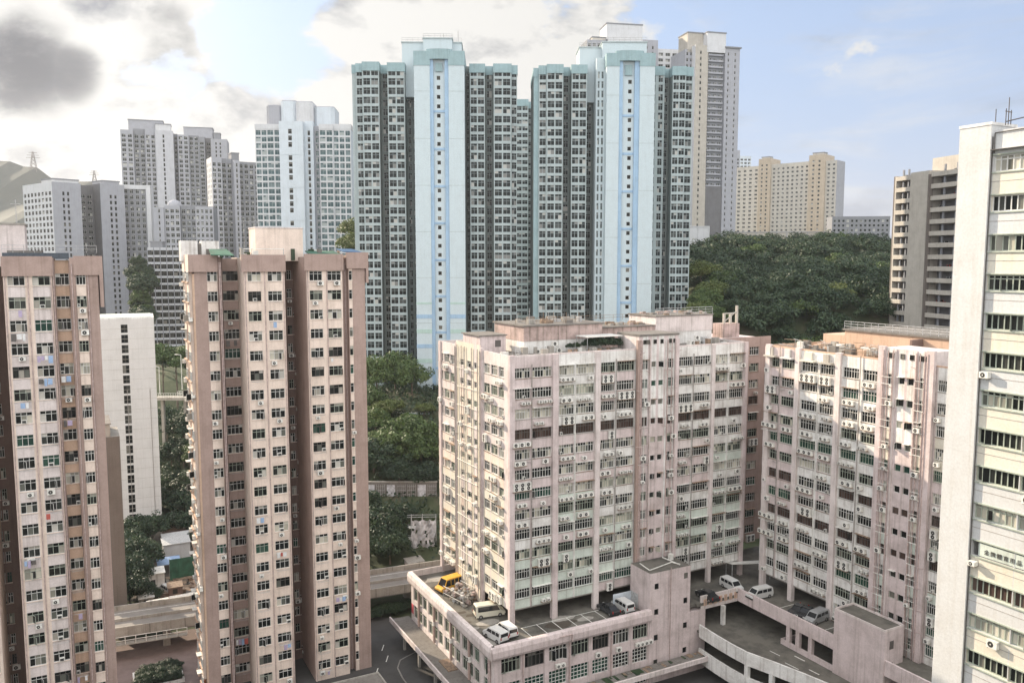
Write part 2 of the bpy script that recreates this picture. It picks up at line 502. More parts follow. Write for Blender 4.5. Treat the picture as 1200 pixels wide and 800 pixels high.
def roof_things(q, x0, x1, y0, y1, z, h, m, t=.18):          # a parapet round a flat roof
    q.box(x0, y0, z, x1, y0 + t, z + h, m); q.box(x0, y1 - t, z, x1, y1, z + h, m)
    q.box(x0, y0 + t, z, x0 + t, y1 - t, z + h, m); q.box(x1 - t, y0 + t, z, x1, y1 - t, z + h, m)

def railing(q, p, q2, h, m, step=1.5, rails=2, r=.03):
    p, q2 = np.array(p, float), np.array(q2, float)
    L = np.linalg.norm(q2 - p); n = max(1, int(L / step))
    for i in range(n + 1):
        a = p + (q2 - p) * i / n
        q.tube(a, a + (0, 0, h), r, m, 4)
    for k in range(1, rails + 1):
        q.tube(p + (0, 0, h * k / rails), q2 + (0, 0, h * k / rails), r, m, 4)

def even_cols(a, b, n, fill=.62):
    w = (b - a) / n
    return [(a + w * i + w * (1 - fill) / 2, a + w * i + w * (1 + fill) / 2) for i in range(n)]

def tower(name, label, cat, Y0, pxr, ang, zbase, secs, pitch, yfirst, wh, yref=305, group=None, back=14.0, vis=None, roofm='concrete', nv=2,
          tr=.3, simple=True, left=None, limit=100, gname='window', reveal=.18, opens=0.0, ac=0.0, seeds=4, sill=None, acs=0.0, ytop=None, extra=None):
    """A block of flats made of bays: each bay has its own plane, width, crown and window columns, read off the photograph in
    pixel columns at the height zref and turned into metres along its front."""
    O = at_y(pxr, yref, Y0)
    zref = O[2]
    loc = (O[0], O[1], zbase)
    root = thing(name, label, cat, loc, ang, group)
    body, roofq, crown = QB(), QB(), Pieces()
    wins, acr = [], []
    zf = z_at(yfirst, O[0], O[1])                 # world height of the middle of the first row
    r = random.Random(len(label))
    info = {}
    bx = []
    for S in secs:                                # where two bays meet, the one in front decides
        dv = S.get('dv', 0.0)
        Os = (O[0] - math.sin(ang) * dv, O[1] + math.cos(ang) * dv)
        bx.append([s_at(S['p'][0], Os, ang, zref), s_at(S['p'][1], Os, ang, zref)])
    for i in range(len(secs) - 1):
        if abs(secs[i]['p'][1] - secs[i + 1]['p'][0]) < .6:
            if secs[i].get('dv', 0) <= secs[i + 1].get('dv', 0): bx[i + 1][0] = bx[i][1]
            else: bx[i][1] = bx[i + 1][0]
    for si, S in enumerate(secs):
        dv = S.get('dv', 0.0)
        Os = (O[0] - math.sin(ang) * dv, O[1] + math.cos(ang) * dv)
        X = lambda px: s_at(px, Os, ang, zref)
        x0, x1 = bx[si]
        xm = (x0 + x1) / 2
        zt = z_at(S['top'], Os[0] + math.cos(ang) * xm, Os[1] + math.sin(ang) * xm) - zbase
        yb = S.get('yb', back)
        w = S.get('wall', 'white'); sp = S.get('sp', w)
        if isinstance(S.get('cols', 0), int):
            n = S.get('cols', 0); cols = even_cols(x0 + S.get('m', .25), x1 - S.get('m', .25), n, S.get('fill', .66)) if n else []
        else: cols = [(max(x0 + .05, X(a)), min(x1 - .05, X(b))) for a, b in S['cols']]
        whh = S.get('wh', wh)
        rows = []
        z = zf - zbase + S.get('dz', 0.0)
        while z - whh / 2 > .8:
            if z + whh / 2 < zt - S.get('cap', .5): rows.append((z - whh / 2, z + whh / 2))
            z -= pitch
        skip = S.get('skip')
        M = rotm(0, dv, 0.0)
        sty = S.get('style', 'glassfar'); nvv = S.get('nv', nv); fr = S.get('fr', 'frame')
        wf = lambda ci, ri, ww, hh: window_tpl(ww, hh, nvv, S.get('tr', tr), sty if isinstance(sty, str) else r.choice(sty), fr if isinstance(fr, str) else r.choice(fr), seed=r.randrange(seeds), simple=simple, opens=opens, ac=ac)
        pm = S.get('pier'); pier = MT[pm] if pm else MT[w]
        span = (lambda ci, ri: MT[sp(ci, ri)]) if callable(sp) else MT[sp]
        facade(body, wins, M, 0.0, x0, x1, 0, zt, cols, rows, pier, span, wf, reveal, skip, sill=MT[sill] if sill else None)
        sm = MT[S.get('side', w)]
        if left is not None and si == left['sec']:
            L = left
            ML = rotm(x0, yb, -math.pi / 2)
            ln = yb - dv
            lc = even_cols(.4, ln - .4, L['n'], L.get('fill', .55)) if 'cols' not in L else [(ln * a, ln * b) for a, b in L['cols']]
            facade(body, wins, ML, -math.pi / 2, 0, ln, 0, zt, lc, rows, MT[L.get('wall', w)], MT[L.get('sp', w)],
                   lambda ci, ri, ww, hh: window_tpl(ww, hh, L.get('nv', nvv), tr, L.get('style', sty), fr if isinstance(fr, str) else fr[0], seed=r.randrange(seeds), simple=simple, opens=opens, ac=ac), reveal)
        else:
            body.quad((x0, yb, 0), (x0, dv, 0), (x0, dv, zt), (x0, yb, zt), sm)
        body.quad((x1, dv, 0), (x1, yb, 0), (x1, yb, zt), (x1, dv, zt), MT[S.get('rside', S.get('side', w))])
        body.quad((x1, yb, 0), (x0, yb, 0), (x0, yb, zt), (x1, yb, zt), sm)
        roofq.quad((x0, dv, zt - .02), (x1, dv, zt - .02), (x1, yb, zt - .02), (x0, yb, zt - .02), MT[roofm])
        if S.get('crown'):
            cm, ch, pr = S['crown']
            e = .003 * si
            crown.begin()
            crown.box(x0 - pr - e, dv - pr - e, zt - ch, x1 + pr + e, dv + .06, zt + .5 + e, MT[cm])
            crown.box(x0 - pr - e, dv + .06, zt - ch, x0 + .06, yb, zt + .5 + e, MT[cm]); crown.box(x1 - .06, dv + .06, zt - ch, x1 + pr + e, yb, zt + .5 + e, MT[cm])
            crown.end()
        if acs:
            for a, b in cols:
                for lo, hi in rows:
                    if r.random() < acs:
                        k = r.choice([0, 1, 3]); acr.append((ac_tpl(k), r.uniform(a, max(a + .05, b - .8)), dv, lo - .72, 0.0))
        info[si] = (x0, x1, dv, zt, yb, rows, cols)
    body.obj('wall', root); roofq.obj('roof', root)
    if crown.V: crown.obj('parapet', root)
    if extra: extra(root, info, wins, acr)
    emit(root, loc, ang, wins, 'window', 'window_rows', limit, vis)
    emit(root, loc, ang, acr, 'air_conditioner', 'air_conditioners', limit, vis)
    return root, info, loc

def hut(root, name, x0, y0, z0, x1, y1, z1, m, top='dkconc', lip=.12):
    q = QB(); q.box(x0, y0, z0, x1, y1, z1, MT[m]); q.box(x0 - lip, y0 - lip, z1 + .002, x1 + lip, y1 + lip, z1 + .25, MT[top])
    return q.obj(name, root)
LAUNDRY = []
# ------------------------------------------------------------------ the two pink blocks of flats on the left
def res_extra(seed, huts, pipes, racks):
    def f(root, info, wins, acr):
        r = random.Random(seed)
        q = Pieces()
        for si, fx in pipes:                                   # drain pipes down the fins
            x0, x1, dv, zt, yb, rows, cols = info[si]
            x = x0 + (x1 - x0) * fx
            q.tube((x, dv - .12, 0), (x, dv - .12, zt - .8), .075, MT['pipepink'], 5)
        q.obj('drain_pipe', root)
        # air conditioners, ledges and drying racks in the recessed bays
        q2 = Pieces()
        for si in racks:
            x0, x1, dv, zt, yb, rows, cols = info[si]
            for a, b in cols:
                for lo, hi in rows:
                    if r.random() < .16: LAUNDRY.append((root.name, a, b, dv, lo))
                    if r.random() < .35:
                        z = lo - .12; q2.begin()
                        q2.tube((a, dv - .05, z), (a + .2, dv - .75, z), .02, MT['steel'], 3); q2.tube((b, dv - .05, z), (b - .2, dv - .75, z), .02, MT['steel'], 3)
                        q2.tube((a + .2, dv - .75, z), (b - .2, dv - .75, z), .02, MT['steel'], 3); q2.tube((a + .1, dv - .4, z), (b - .1, dv - .4, z), .02, MT['steel'], 3); q2.end()
        q2.obj('drying_rack', root)
        huts(root, info)
    return f

W3 = dict(style=['glass'] * 14 + ['glassgr', 'glasspale', 'glassind'], nv=3, fr=['frame'] * 5 + ['gframe', 'dframe'])
def b2_huts(root, info):
    zt = info[3][3]
    O2 = at_y(285.6, 323, 124.0)
    X = lambda px, dv: s_at(px, (O2[0] - math.sin(AL) * dv, O2[1] + math.cos(AL) * dv), AL, O2[2])
    q = QB(); x0, x1 = X(300.6, 5.0), X(356, 5.0)
    q.box(x0, 5, zt - .5, x1, 10.4, zt + 4.6, MT['cream']); q.box(x0 - .08, 4.92, zt + 4.602, x1 + .08, 10.48, zt + 4.8, MT['palepink'])
    m = q.obj('machine_room', root)
    q = Pieces(); a, b = X(213, 8.0), X(258, 8.0)
    q.box(a, 8, zt - .5, b - .1 - (b - a) * .55, 10.4, zt + 2.6, MT['white']); q.box(b - (b - a) * .55 + .5, 8, zt - .5, b, 10.4, zt + 2.6, MT['white'])
    q.box(a + .2, 8.4, zt - .5, b - .2, 10.2, zt + 2.2, MT['dkconc'])
    q.obj('roof_shed', root)
    q = Pieces()                                                   # felt and tarpaulin roofs
    for p0, p1, dv, mt, h0, h1 in ((248, 275, .5, 'netgreen', .3, 1.2), (364, 403, .6, 'netgreen', .35, 1.0), (402, 426, .7, 'tarpblue', .9, 1.35)):
        a, b = X(p0, dv), X(p1, dv); z = info[5][3]
        q.add([(a, dv, z + h0), (b, dv, z + h0 * .8), (b - .3, dv + 5, z + h1), (a + .4, dv + 5, z + h1), (a, dv, z + h0 - .12), (b, dv, z + h0 * .8 - .12), (b - .3, dv + 5, z + h1 - .12), (a + .4, dv + 5, z + h1 - .12)],
              [[0, 1, 2, 3], [7, 6, 5, 4], [0, 4, 5, 1], [1, 5, 6, 2], [2, 6, 7, 3], [3, 7, 4, 0]], MT[mt])
    q.obj('roof_sheeting', root)
    q = Pieces()
    for k in range(6):
        x = x0 - 1 + k * .8; q.begin(); q.tube((x, 9, zt), (x, 9, zt + 6 + .4 * (k % 3)), .03, MT['steel'], 3); q.tube((x - .4, 9, zt + 5.8), (x + .4, 9, zt + 5.9), .02, MT['steel'], 3); q.end()
    for px in (286, 296, 333): q.tube((X(px, .3), .3, zt), (X(px, .3), .3, zt + 1.4), .05, MT['steel'], 4)
    q.tube((X(286, .3), .3, zt + 1.3), (X(333, .3), .3, zt + 1.3), .05, MT['acwhite'], 4)
    q.obj('aerial', root)
    q = Pieces(); rr_ = random.Random(2)
    for k in range(26):
        x, y = rr_.uniform(info[0][0] + 1, info[7][1] - 1), rr_.uniform(2, 9); w_ = rr_.uniform(.3, 1.3)
        q.box(x, y, zt - .4, x + w_, y + rr_.uniform(.3, 1), zt + rr_.uniform(.3, 1.5), MT[rr_.choice(['dkconc', 'acwhite', 'rusty', 'concrete', 'leafdk'])])
    q.obj('roof_clutter', root)
    q = Pieces()                                                   # heavier band under the roof, bracketed out
    for si in (0, 3, 5, 7):
        a, b, dv, z, yb, rows, cols = info[si]
        q.box(a - (.35 if si else .8), dv - .38, z - 2.1, b + .12, dv + .02, z + .45, MT['brown'])
    a, b, dv, z, yb, rows, cols = info[0]
    q.box(a - .8, dv + .02, z - 2.1, a + .02, dv + 3.4, z + .45, MT['cream']); q.box(a - .8, dv + 5, z - 2.1, a + .02, dv + 7.9, z + .45, MT['cream'])
    a, b, dv, z, yb, rows, cols = info[7]
    q.box(b + .12, dv - .38, z - 4.4, b + .5, yb, z + .45, MT['brown'])
    q.obj('parapet_band', root)
    # the sunlit gable: rust piers, cream bays with windows, sills and air conditioners
    a, b, dv, z, yb, rows, cols = info[0]
    r = random.Random(5)
    q = Pieces(); qs = Pieces(); wl, al = [], []
    for k, (y0, y1) in enumerate(((dv + .7, dv + 3.2), (dv + 4.9, dv + 7.4))):
        q.box(a - .75, y0, 3, a + .01, y1, z - 2.4, MT['cream'])
        for lo, hi in rows:
            T = window_tpl(2.2, 1.45, 3, .3, 'glass', 'frame', r.randrange(4), opens=.25)
            wl.append((T, a - .79, y1 - .5, lo, -math.pi / 2))
            qs.box(a - 1.0, y0 - .1, lo - .22, a - .752, y1 + .1, lo - .06, MT['peach'])
            if r.random() < .3: al.append((ac_tpl(r.choice([0, 1])), a - .76, y0 + r.uniform(1.0, 2.6), lo - .8, -math.pi / 2))
            if r.random() < .3:
                yy = y0 + r.uniform(.2, 1.4); qs.box(a - 1.45, yy, hi + .05, a - .75, yy + 1.4, hi + .12, MT['acwhite'])
    for y0, y1 in ((dv + .02, dv + .5), (dv + 3.5, dv + 4.6), (dv + 7.6, yb - .02)):
        q.box(a - .3, y0, 0, a + .012, y1, z - 2.4, MT['rust'] if y0 > dv + 1 else MT['peach'])
        for lo, hi in rows:
            if r.random() < .22: al.append((ac_tpl(r.choice([0, 1, 3])), a - .31, y0 + r.uniform(.9, max(.95, y1 - y0)), lo + r.uniform(-.4, .6), -math.pi / 2))
    q.obj('gable_bay', root); qs.obj('gable_sill', root)
    return wl, al

def b2_extra(root, info, wins, acr):
    g = {}
    res_extra(3, lambda r_, i_: g.update(o=b2_huts(r_, i_)), [(1, .3), (1, .75), (3, .03), (3, .5), (3, .97), (4, .1), (5, .03), (5, .56), (6, .3), (6, .7)], (2, 3, 5))(root, info, wins, acr)
    wins += g['o'][0]; acr += g['o'][1]

b2_secs = [
    dict(p=(227.5, 256), dv=2.5, top=302, cols=[(242.5, 254.5)], wall='brown', sp='cream', cap=1.5, acs=.2),
    dict(p=(256, 259.5), dv=1.8, top=301, cols=0, wall='dkbrown'),
    dict(p=(259.5, 281), dv=5.2, top=303, cols=[(260.5, 279)], wall='dkbrown', sp='brown', nv=4, acs=.3, cap=1.4),  # bay walls darkened, the shadow of the recess put into their colour
    dict(p=(285.6, 333.5), dv=0.0, top=302, cols=[(290, 305.5), (313.5, 330)], wall='cream', sp='cream', cap=1.5),
    dict(p=(333.5, 359), dv=9.0, top=303, cols=[(335.5, 341), (342.5, 349)], wall='dkbrown', sp='dkbrown', nv=2, acs=.5),
    dict(p=(359, 401), dv=0.0, top=301, cols=[(362.5, 377.5), (383.5, 399.5)], wall='cream', sp='cream', side='brown', cap=1.5),
    dict(p=(401, 408), dv=1.4, top=302, cols=0, wall='brown'),
    dict(p=(408, 427.5), dv=.5, top=299, cols=[(408.6, 412.6)], wall='brown', sp='cream', nv=1, cap=1.5),
]
def fix_sec(b, d):
    for s in b: s.setdefault('style', d['style']); s.setdefault('nv', d['nv']); s.setdefault('fr', d['fr'])
    return b
tower('residential_tower', 'pink residential block with a cream machine room and a blue sheet on its roof',
      'apartment block', 124.0, 285.6, AL, 0.0, fix_sec(b2_secs, W3), 3.0, 324, 1.5, yref=323, group='pink residential blocks', back=10.5, roofm='dkconc', simple=False, opens=.16, ac=.12,
      tr=.3, seeds=7, sill='cream', acs=.17, extra=b2_extra)

def b1_huts(root, info):
    zt = info[2][3]
    q = Pieces()
    for si in (2, 6):
        a, b, dv, z, yb, rows, cols = info[si]
        q.box(a - .1, dv - .32, z - 2.2, b + .15, dv + .02, z + .35, MT['brown'])
    a, b, dv, z, yb, rows, cols = info[6]
    q.box(b + .15, dv - .32, z - 6.5, b + .6, yb, z + .35, MT['brown'])
    q.obj('parapet_band', root)
    q = QB()
    a, b, dv, z, yb, rows, cols = info[2]
    x1 = info[6][1]
    q.box(a, 1.0, z + .02, info[4][1], 8, z + .8, MT['tarpdark']); q.box(a + .5, 2.0, z + .802, b - 1, 7, z + 1.1, MT['dkconc'])
    q.obj('roof_felt', root)
    q = QB(); q.box(a - 6, 7.0, z - 1, a + 2.4, 13, z + 4.6, MT['palepink']); q.box(a - 6.1, 6.9, z + 4.602, a + 2.5, 13.1, z + 4.85, MT['concrete'])
    q.obj('machine_room', root)
    q = QB(); railing(q, (a, 1.2, z + .8), (x1, 1.2, z + .8), 1.0, MT['steel'], 1.2, 2, .025)
    q.tube((a + 1.5, 7.5, z + 4.8), (a + 1.5, 7.5, z + 8), .05, MT['steel'], 4); q.tube((a + .9, 7.5, z + 7.4), (a + 2.1, 7.5, z + 7.4), .04, MT['steel'], 4)
    q.obj('roof_railing', root)
b1_secs = [
    dict(p=(-90, -24), dv=0.0, top=301, cols=[(-80, -58), (-50, -28)], wall='cream', cap=1.5),
    dict(p=(-24, 3.5), dv=9.0, top=302, cols=[(-21, -15), (-13, -7)], wall='dkbrown', sp='dkbrown', nv=2, acs=.4),  # slot walls coloured dark for the shade of the deep recess
    dict(p=(3.5, 61), dv=0.0, top=303.5, cols=[(8.5, 29), (38, 58.5)], wall='cream', sp='palepink', cap=1.5),
    dict(p=(61, 64), dv=.3, top=302, cols=0, wall='brown'),
    dict(p=(64, 82), dv=1.6, top=305, cols=[(64.8, 81)], wall='brown', sp='peach', cap=1.4),
    dict(p=(82, 88), dv=.5, top=302, cols=0, wall='brown'),
    dict(p=(88, 115), dv=.7, top=303, cols=[(89, 100.5)], wall='brown', sp='cream', cap=1.5),
]
tower('residential_tower', 'tall pink residential block with dark roof felt, cut by the left edge of the photo', 'apartment block', 106.0, 3.5, AL, 0.0,
      fix_sec(b1_secs, W3), 3.0, 328, 1.5, yref=330, group='pink residential blocks', back=14.0, roofm='dkconc', simple=False, opens=.16, ac=.12, tr=.3, seeds=7,
      sill='cream', acs=.17, extra=res_extra(9, b1_huts, [(2, .03), (2, .5), (2, .97), (3, .5), (5, .4), (6, .55), (1, .9)], (2, 4)))

# ------------------------------------------------------------------ white gable block and the narrow taupe block behind
def gable_extra(root, info, wins, acr):
    q = Pieces(); x0, x1, dv, zt, yb, rows, cols = info[0]
    
    for k in range(1, 22): q.box(x0 + .05, dv - .012, zt - 2.57 * k + .1, x1 - .05, dv - .002, zt - 2.57 * k + .16, MT['carpark'])
    q.obj('string_course', root)
    q = Pieces()
    for fx in (.12, .56, .9): q.tube((x0 + (x1 - x0) * fx, dv - .1, 0), (x0 + (x1 - x0) * fx, dv - .1, zt - (.2 if fx < .5 else 18)), .06, MT['pipe'], 5)
    q.obj('drain_pipe', root)
    q = QB(); q.box(x0, dv, zt + .003, x1, yb, zt + .35, MT['white']); q.box(x0 + .6, dv + .6, zt + .353, x1 - .6, yb - .6, zt + .5, MT['green'])
    q.obj('flat_roof', root)
tower('white_block', 'plain off white block with one column of dark stair openings down its blank gable', 'apartment block', 205.0, 115, R(24), 0.0,
      [dict(p=(100, 180.5), dv=0, top=374, cols=[(141.5, 149.5)], wall='blank', style='glassdk', nv=2, fr='dframe', wh=2.05, cap=.4)], 2.57, 386, 2.05, yref=385, back=16, simple=False, tr=0, extra=gable_extra)
def slab_extra(root, info, wins, acr):
    x0, x1, dv, zt, yb, rows, cols = info[0]
    q = QB(); q.box(x0, dv + .3, zt, x1 - 1.5, yb, zt + 2.2, MT['concrete']); q.box(x0, dv + .2, zt + 2.202, x1 - 1.3, yb, zt + 2.4, MT['dkconc']); q.obj('roof_hut', root)
tower('stair_block', 'narrow windowless taupe block rising between the pink block and the white gable', 'apartment block', 147.0, 118, AL, 0.0,
      [dict(p=(112, 140), dv=0, top=512, cols=0, wall='taupe')], 3, 530, 1.4, yref=510, back=10, extra=slab_extra)
# ------------------------------------------------------------------ pale blue estate towers
def core_extra(hutpx, bands, aerials):
    def f(root, info, wins, acr):
        O = root.location; ang = root.rotation_euler.z
        q = Pieces()
        zt = max(v[3] for v in info.values())
        for p0, p1, dv, d, ytop, mt in hutpx:
            Os = (O.x - math.sin(ang) * dv, O.y + math.cos(ang) * dv)
            x0, x1 = s_at(p0, Os, ang, 130), s_at(p1, Os, ang, 130)
            zz = z_at(ytop, Os[0] + math.cos(ang) * (x0 + x1) / 2, Os[1]) - O.z
            q.begin(); q.box(x0, dv, zz - 16, x1, dv + d, zz, MT[mt]); q.box(x0 - .2, dv - .2, zz + .002, x1 + .2, dv + d + .2, zz + .35, MT['btile']); q.end()
        q.obj('machine_room', root)
        q = Pieces()
        for px, y0, y1, dv in aerials:
            Os = (O.x - math.sin(ang) * dv, O.y + math.cos(ang) * dv)
            x = s_at(px, Os, ang, 130)
            q.tube((x, dv, z_at(y0, Os[0], Os[1]) - O.z), (x, dv, z_at(y1, Os[0], Os[1]) - O.z), .12, MT['steel'], 4)
        for p0, p1, dv, d, ytop, mt in hutpx:
            Os = (O.x - math.sin(ang) * dv, O.y + math.cos(ang) * dv)
            x0, x1 = s_at(p0, Os, ang, 130), s_at(p1, Os, ang, 130)
            zz = z_at(ytop, Os[0] + math.cos(ang) * (x0 + x1) / 2, Os[1]) - O.z
            q.begin(); railing(q, (x0, dv, zz + .3), (x1, dv, zz + .3), 1.2, MT['steel'], 1.6, 2, .05); q.end()
        q.obj('roof_railing', root)
        if bands: bands(root, info)
    return f

def bands_u(ic, iw, stripes):
    def f(root, info):
        q = Pieces()
        a = info[ic[0]][0]; b = info[ic[-1]][1]; dv = info[ic[1]][2]; zt = info[ic[1]][3]; rows = info[ic[1]][5]
        for k, (lo, hi) in enumerate(rows):
            if k % 4 == 0 and k: q.box(a, dv - .16, hi + .35, b, dv + .02, hi + 1.0, MT['blue'])
        q.box(info[ic[1]][0] + .7, dv - .5, rows[0][1] + 1.2, info[ic[1]][1] - .7, dv + .02, zt - 2.6, MT['teal'])
        q.obj('blue_band', root)
        q = QB()                                               # canopy over the lift lobby column
        m = (a + b) / 2; rr = (b - a) / 2 + 1.2; n = 9
        pts = [(m + rr * math.cos(math.pi * i / (n - 1)), dv - 1.4 * math.sin(math.pi * i / (n - 1)) - .3) for i in range(n)]
        pts = pts[::-1] if False else pts
        q.prism(pts, zt - 1.6, zt + 1.3, MT['teal']); q.obj('curved_crown', root)
        q = Pieces()
        for i in iw:
            a, b, dv, zt, yb, rows, cols = info[i]
            for z0, z1, mt in stripes: q.box(a - .02, dv - .06, z0, b + .02, dv + .01, z1, MT[mt])
            for k in range(3, len(rows), 5): q.box(a - .01, dv - .03, rows[k][1] + .6, b + .01, dv + .01, rows[k][1] + .72, MT['btile'])
        q.obj('painted_band', root)
    return f

BT = dict(wall='btile', sp='btile', side='bgrey', style='glassfar')
def wing(p, n, dv=0.0, top=75, wall='btile', crown=True, **k):
    d = dict(p=p, cols=n, dv=dv, top=top, wall=wall, sp=wall, side='bgrey', style='glassfar', nv=2, tr=.35, m=.08, fill=.88, fr='bframe')
    if crown: d['crown'] = ('teal', 2.1, .12)
    d.update(k); return d
u1 = [
    wing((412.5, 417), 0, 2.0, 78, side='teal'), wing((417, 424.5), 1, .9, 76.5), wing((424.5, 444), 2, 0, 74.5), wing((444, 454), 1, 4.5, 78.5, 'bgrey', fill=.6),
    wing((454, 474), 2, 0, 75.5), wing((474, 485), 2, 6.0, 78, 'bgrey', False, fill=.6),
    dict(p=(485, 503.5), dv=-5.5, top=62, cols=0, wall='bwhite', crown=('teal', 3.6, .1), side='bwhite'),
    dict(p=(503.5, 507.5), dv=-5.2, top=64, cols=0, wall='blue'),
    dict(p=(507.5, 521), dv=-4.4, top=64, cols=[(511.6, 516)], wall='bwhite', style='glassdk', nv=1, tr=0, wh=1.2, dz=.2, cap=6),
    dict(p=(521, 525.5), dv=-5.2, top=64, cols=0, wall='blue'),
    dict(p=(525.5, 544), dv=-5.5, top=62, cols=0, wall='bwhite', crown=('teal', 3.6, .1)),
    wing((544, 550.5), 1, 6.0, 78, 'bgrey', False, fill=.6), wing((550.5, 568), 2, 0, 77), wing((568, 578.5), 1, 4.5, 80, 'bgrey', fill=.6),
    wing((578.5, 599), 2, 0, 77), wing((599, 606), 1, 1.2, 79)]
EX1 = core_extra([(471, 541, 3.0, 9, 50, 'bwhite'), (496, 530, 1.0, 7, 45, 'bwhite')], bands_u((7, 8, 9), (6, 10), [(22.5, 23.7, 'blue'), (18, 19.2, 'green2'), (13.5, 14.7, 'blue'), (9, 10.2, 'green2'), (4.5, 5.7, 'blue'), (26.8, 27.4, 'green2')]), [(537, 62, 36, 4), (497, 50, 42, 4), (520, 45, 39, 3)])
tower('estate_tower', 'pale blue and grey estate tower with a tall thin roof mast, left of its twin', 'tower block', 255.0, 412.5, R(1.5), 28.0, u1, 2.74, 84.5,
      2.0, yref=90, group='pale blue estate towers', back=18, vis=lambda x, y: y < 385 or x < 490, extra=EX1)
u2 = [
    wing((625.5, 631.5), 0, 1.2, 82, 'teal'), wing((631.5, 641), 1, .6, 79), wing((641, 660), 2, 0, 77.5), wing((660, 670), 1, 4.5, 81, 'bgrey', fill=.6), wing((670, 688), 2, 0, 78),
    wing((688, 699), 1, 6.0, 79, 'bgrey', False, fill=.6), wing((699, 711), 2, -1.5, 68, 'bwhite', False, side='bwhite', fill=.5),
    dict(p=(711, 726), dv=-5.5, top=64.5, cols=0, wall='bwhite', crown=('teal', 3.2, .1), side='bwhite'),
    dict(p=(726, 730), dv=-5.2, top=66, cols=0, wall='blue'),
    dict(p=(730, 744), dv=-4.4, top=66, cols=[(736.2, 740.6)], wall='bwhite', style='glassdk', nv=1, tr=0, wh=1.2, dz=.2, cap=6),
    dict(p=(744, 750), dv=-5.2, top=66, cols=0, wall='blue'),
    dict(p=(750, 767.5), dv=-5.5, top=64.5, cols=0, wall='bwhite', crown=('teal', 3.2, .1)),
    wing((767.5, 779), 2, 3.0, 80, fill=.6), wing((779, 788.5), 1, 5.0, 83, 'bgrey', fill=.6), wing((788.5, 804), 2, 0, 80), wing((804, 812), 1, 1.0, 81)]
EX2 = core_extra([(679, 711, 4.0, 9, 56, 'bwhite'), (706, 758, 1.5, 9, 49.5, 'bwhite')], bands_u((8, 9, 10), (7, 11), [(9, 10.2, 'blue')]), [(683, 56, 50, 4)])
tower('estate_tower', 'pale blue and grey estate tower next to the wooded hillside, right of its twin', 'tower block', 252.0, 625.5, R(1.5), 28.0, u2, 2.74, 89,
      2.0, yref=95, group='pale blue estate towers', back=18, vis=lambda x, y: y < 378, extra=EX2)
tower('estate_tower', 'lower pale blue tower seen only as a narrow strip between the two large blue towers', 'tower block', 335.0, 604, R(1), 28.0,
      [wing((585, 604.5), 2, 0, 120), wing((604.5, 619), 2, 0, 118), wing((619, 640), 3, 5.0, 121, 'bgrey')], 2.62, 127, 1.6, yref=130,
      group='pale blue estate towers', back=14, vis=lambda x, y: 604 < x < 628 and y < 380)

# the rounded pale tower behind the lone pink block
def t_extra(root, info, wins, acr):
    O = root.location
    q = Pieces()
    z0 = info[3][3] - 3
    xm = (info[0][0] + info[6][1]) / 2
    O2 = (O.x - math.sin(R(3)) * 4, O.y + math.cos(R(3)) * 4)
    for p0, p1, y0, d, m in ((312, 331, 126, 4, 'tgrey'), (330, 348, 120.5, 2.5, 'tblue'), (348, 368, 121.5, 1.5, 'twhite'), (367, 392, 127, 4, 'tblue')):
        x0, x1 = s_at(p0, O2, R(3), 125), s_at(p1, O2, R(3), 125); zz = z_at(y0, O2[0], O2[1] + d) - O.z
        q.begin(); c = (x1 - x0) * .18
        q.prism([(x0, d + c), (x0 + c, d), (x1 - c, d), (x1, d + c), (x1, d + 13), (x0, d + 13)], z0 - 2, zz, MT[m]); q.box(x0 + .4, d + c + .3, zz + .002, x1 - .4, d + 12.5, zz + .6, MT['tgrey']); q.end()
    q.obj('roof_crown', root)
    q = Pieces()
    a, b, dv, zt, yb, rows, cols = info[2]
    for k in range(4, len(rows), 5): q.box(a - .02, dv - .08, rows[k][1] + .3, b + .02, dv + .01, rows[k][1] + 2.6, MT['tblue'])
    q.obj('painted_band', root)
TB = dict(style='glassteal', nv=2, side='tblue', m=.05, fr='bframe')
tt = [dict(p=(299, 312.5), dv=1.2, top=147, cols=2, wall='twhite', crown=('twhite', 1.5, .1), fill=.84, **TB), dict(p=(312.5, 327), dv=.6, top=147, cols=2, wall='twhite', crown=('twhite', 1.5, .1), fill=.84, **TB),
      dict(p=(327, 355), dv=-3.0, top=142, cols=[(337.6, 342)], wall='tblue', style='glassdk', nv=1, side='tblue'),
      dict(p=(355, 367), dv=1.0, top=142, cols=[(360.5, 363.5)], wall='tblue', style='glassdk', nv=1, side='tblue'),
      dict(p=(367, 374), dv=2.6, top=148, cols=1, wall='tgrey', style='glassteal', fill=.6), dict(p=(374, 390), dv=0, top=147, cols=2, wall='twhite', crown=('twhite', 1.5, .1), fill=.84, **TB),
      dict(p=(390, 411), dv=.8, top=147, cols=3, wall='twhite', crown=('twhite', 1.5, .1), fill=.8, **TB)]
tower('estate_tower', 'pale blue tower with a stepped faceted crown, left of the large blue towers', 'tower block', 345.0, 299, R(3), 28.0, tt, 2.64, 155, 1.95, yref=160, back=24, extra=t_extra, tr=.3,
      vis=lambda x, y: y < 292)

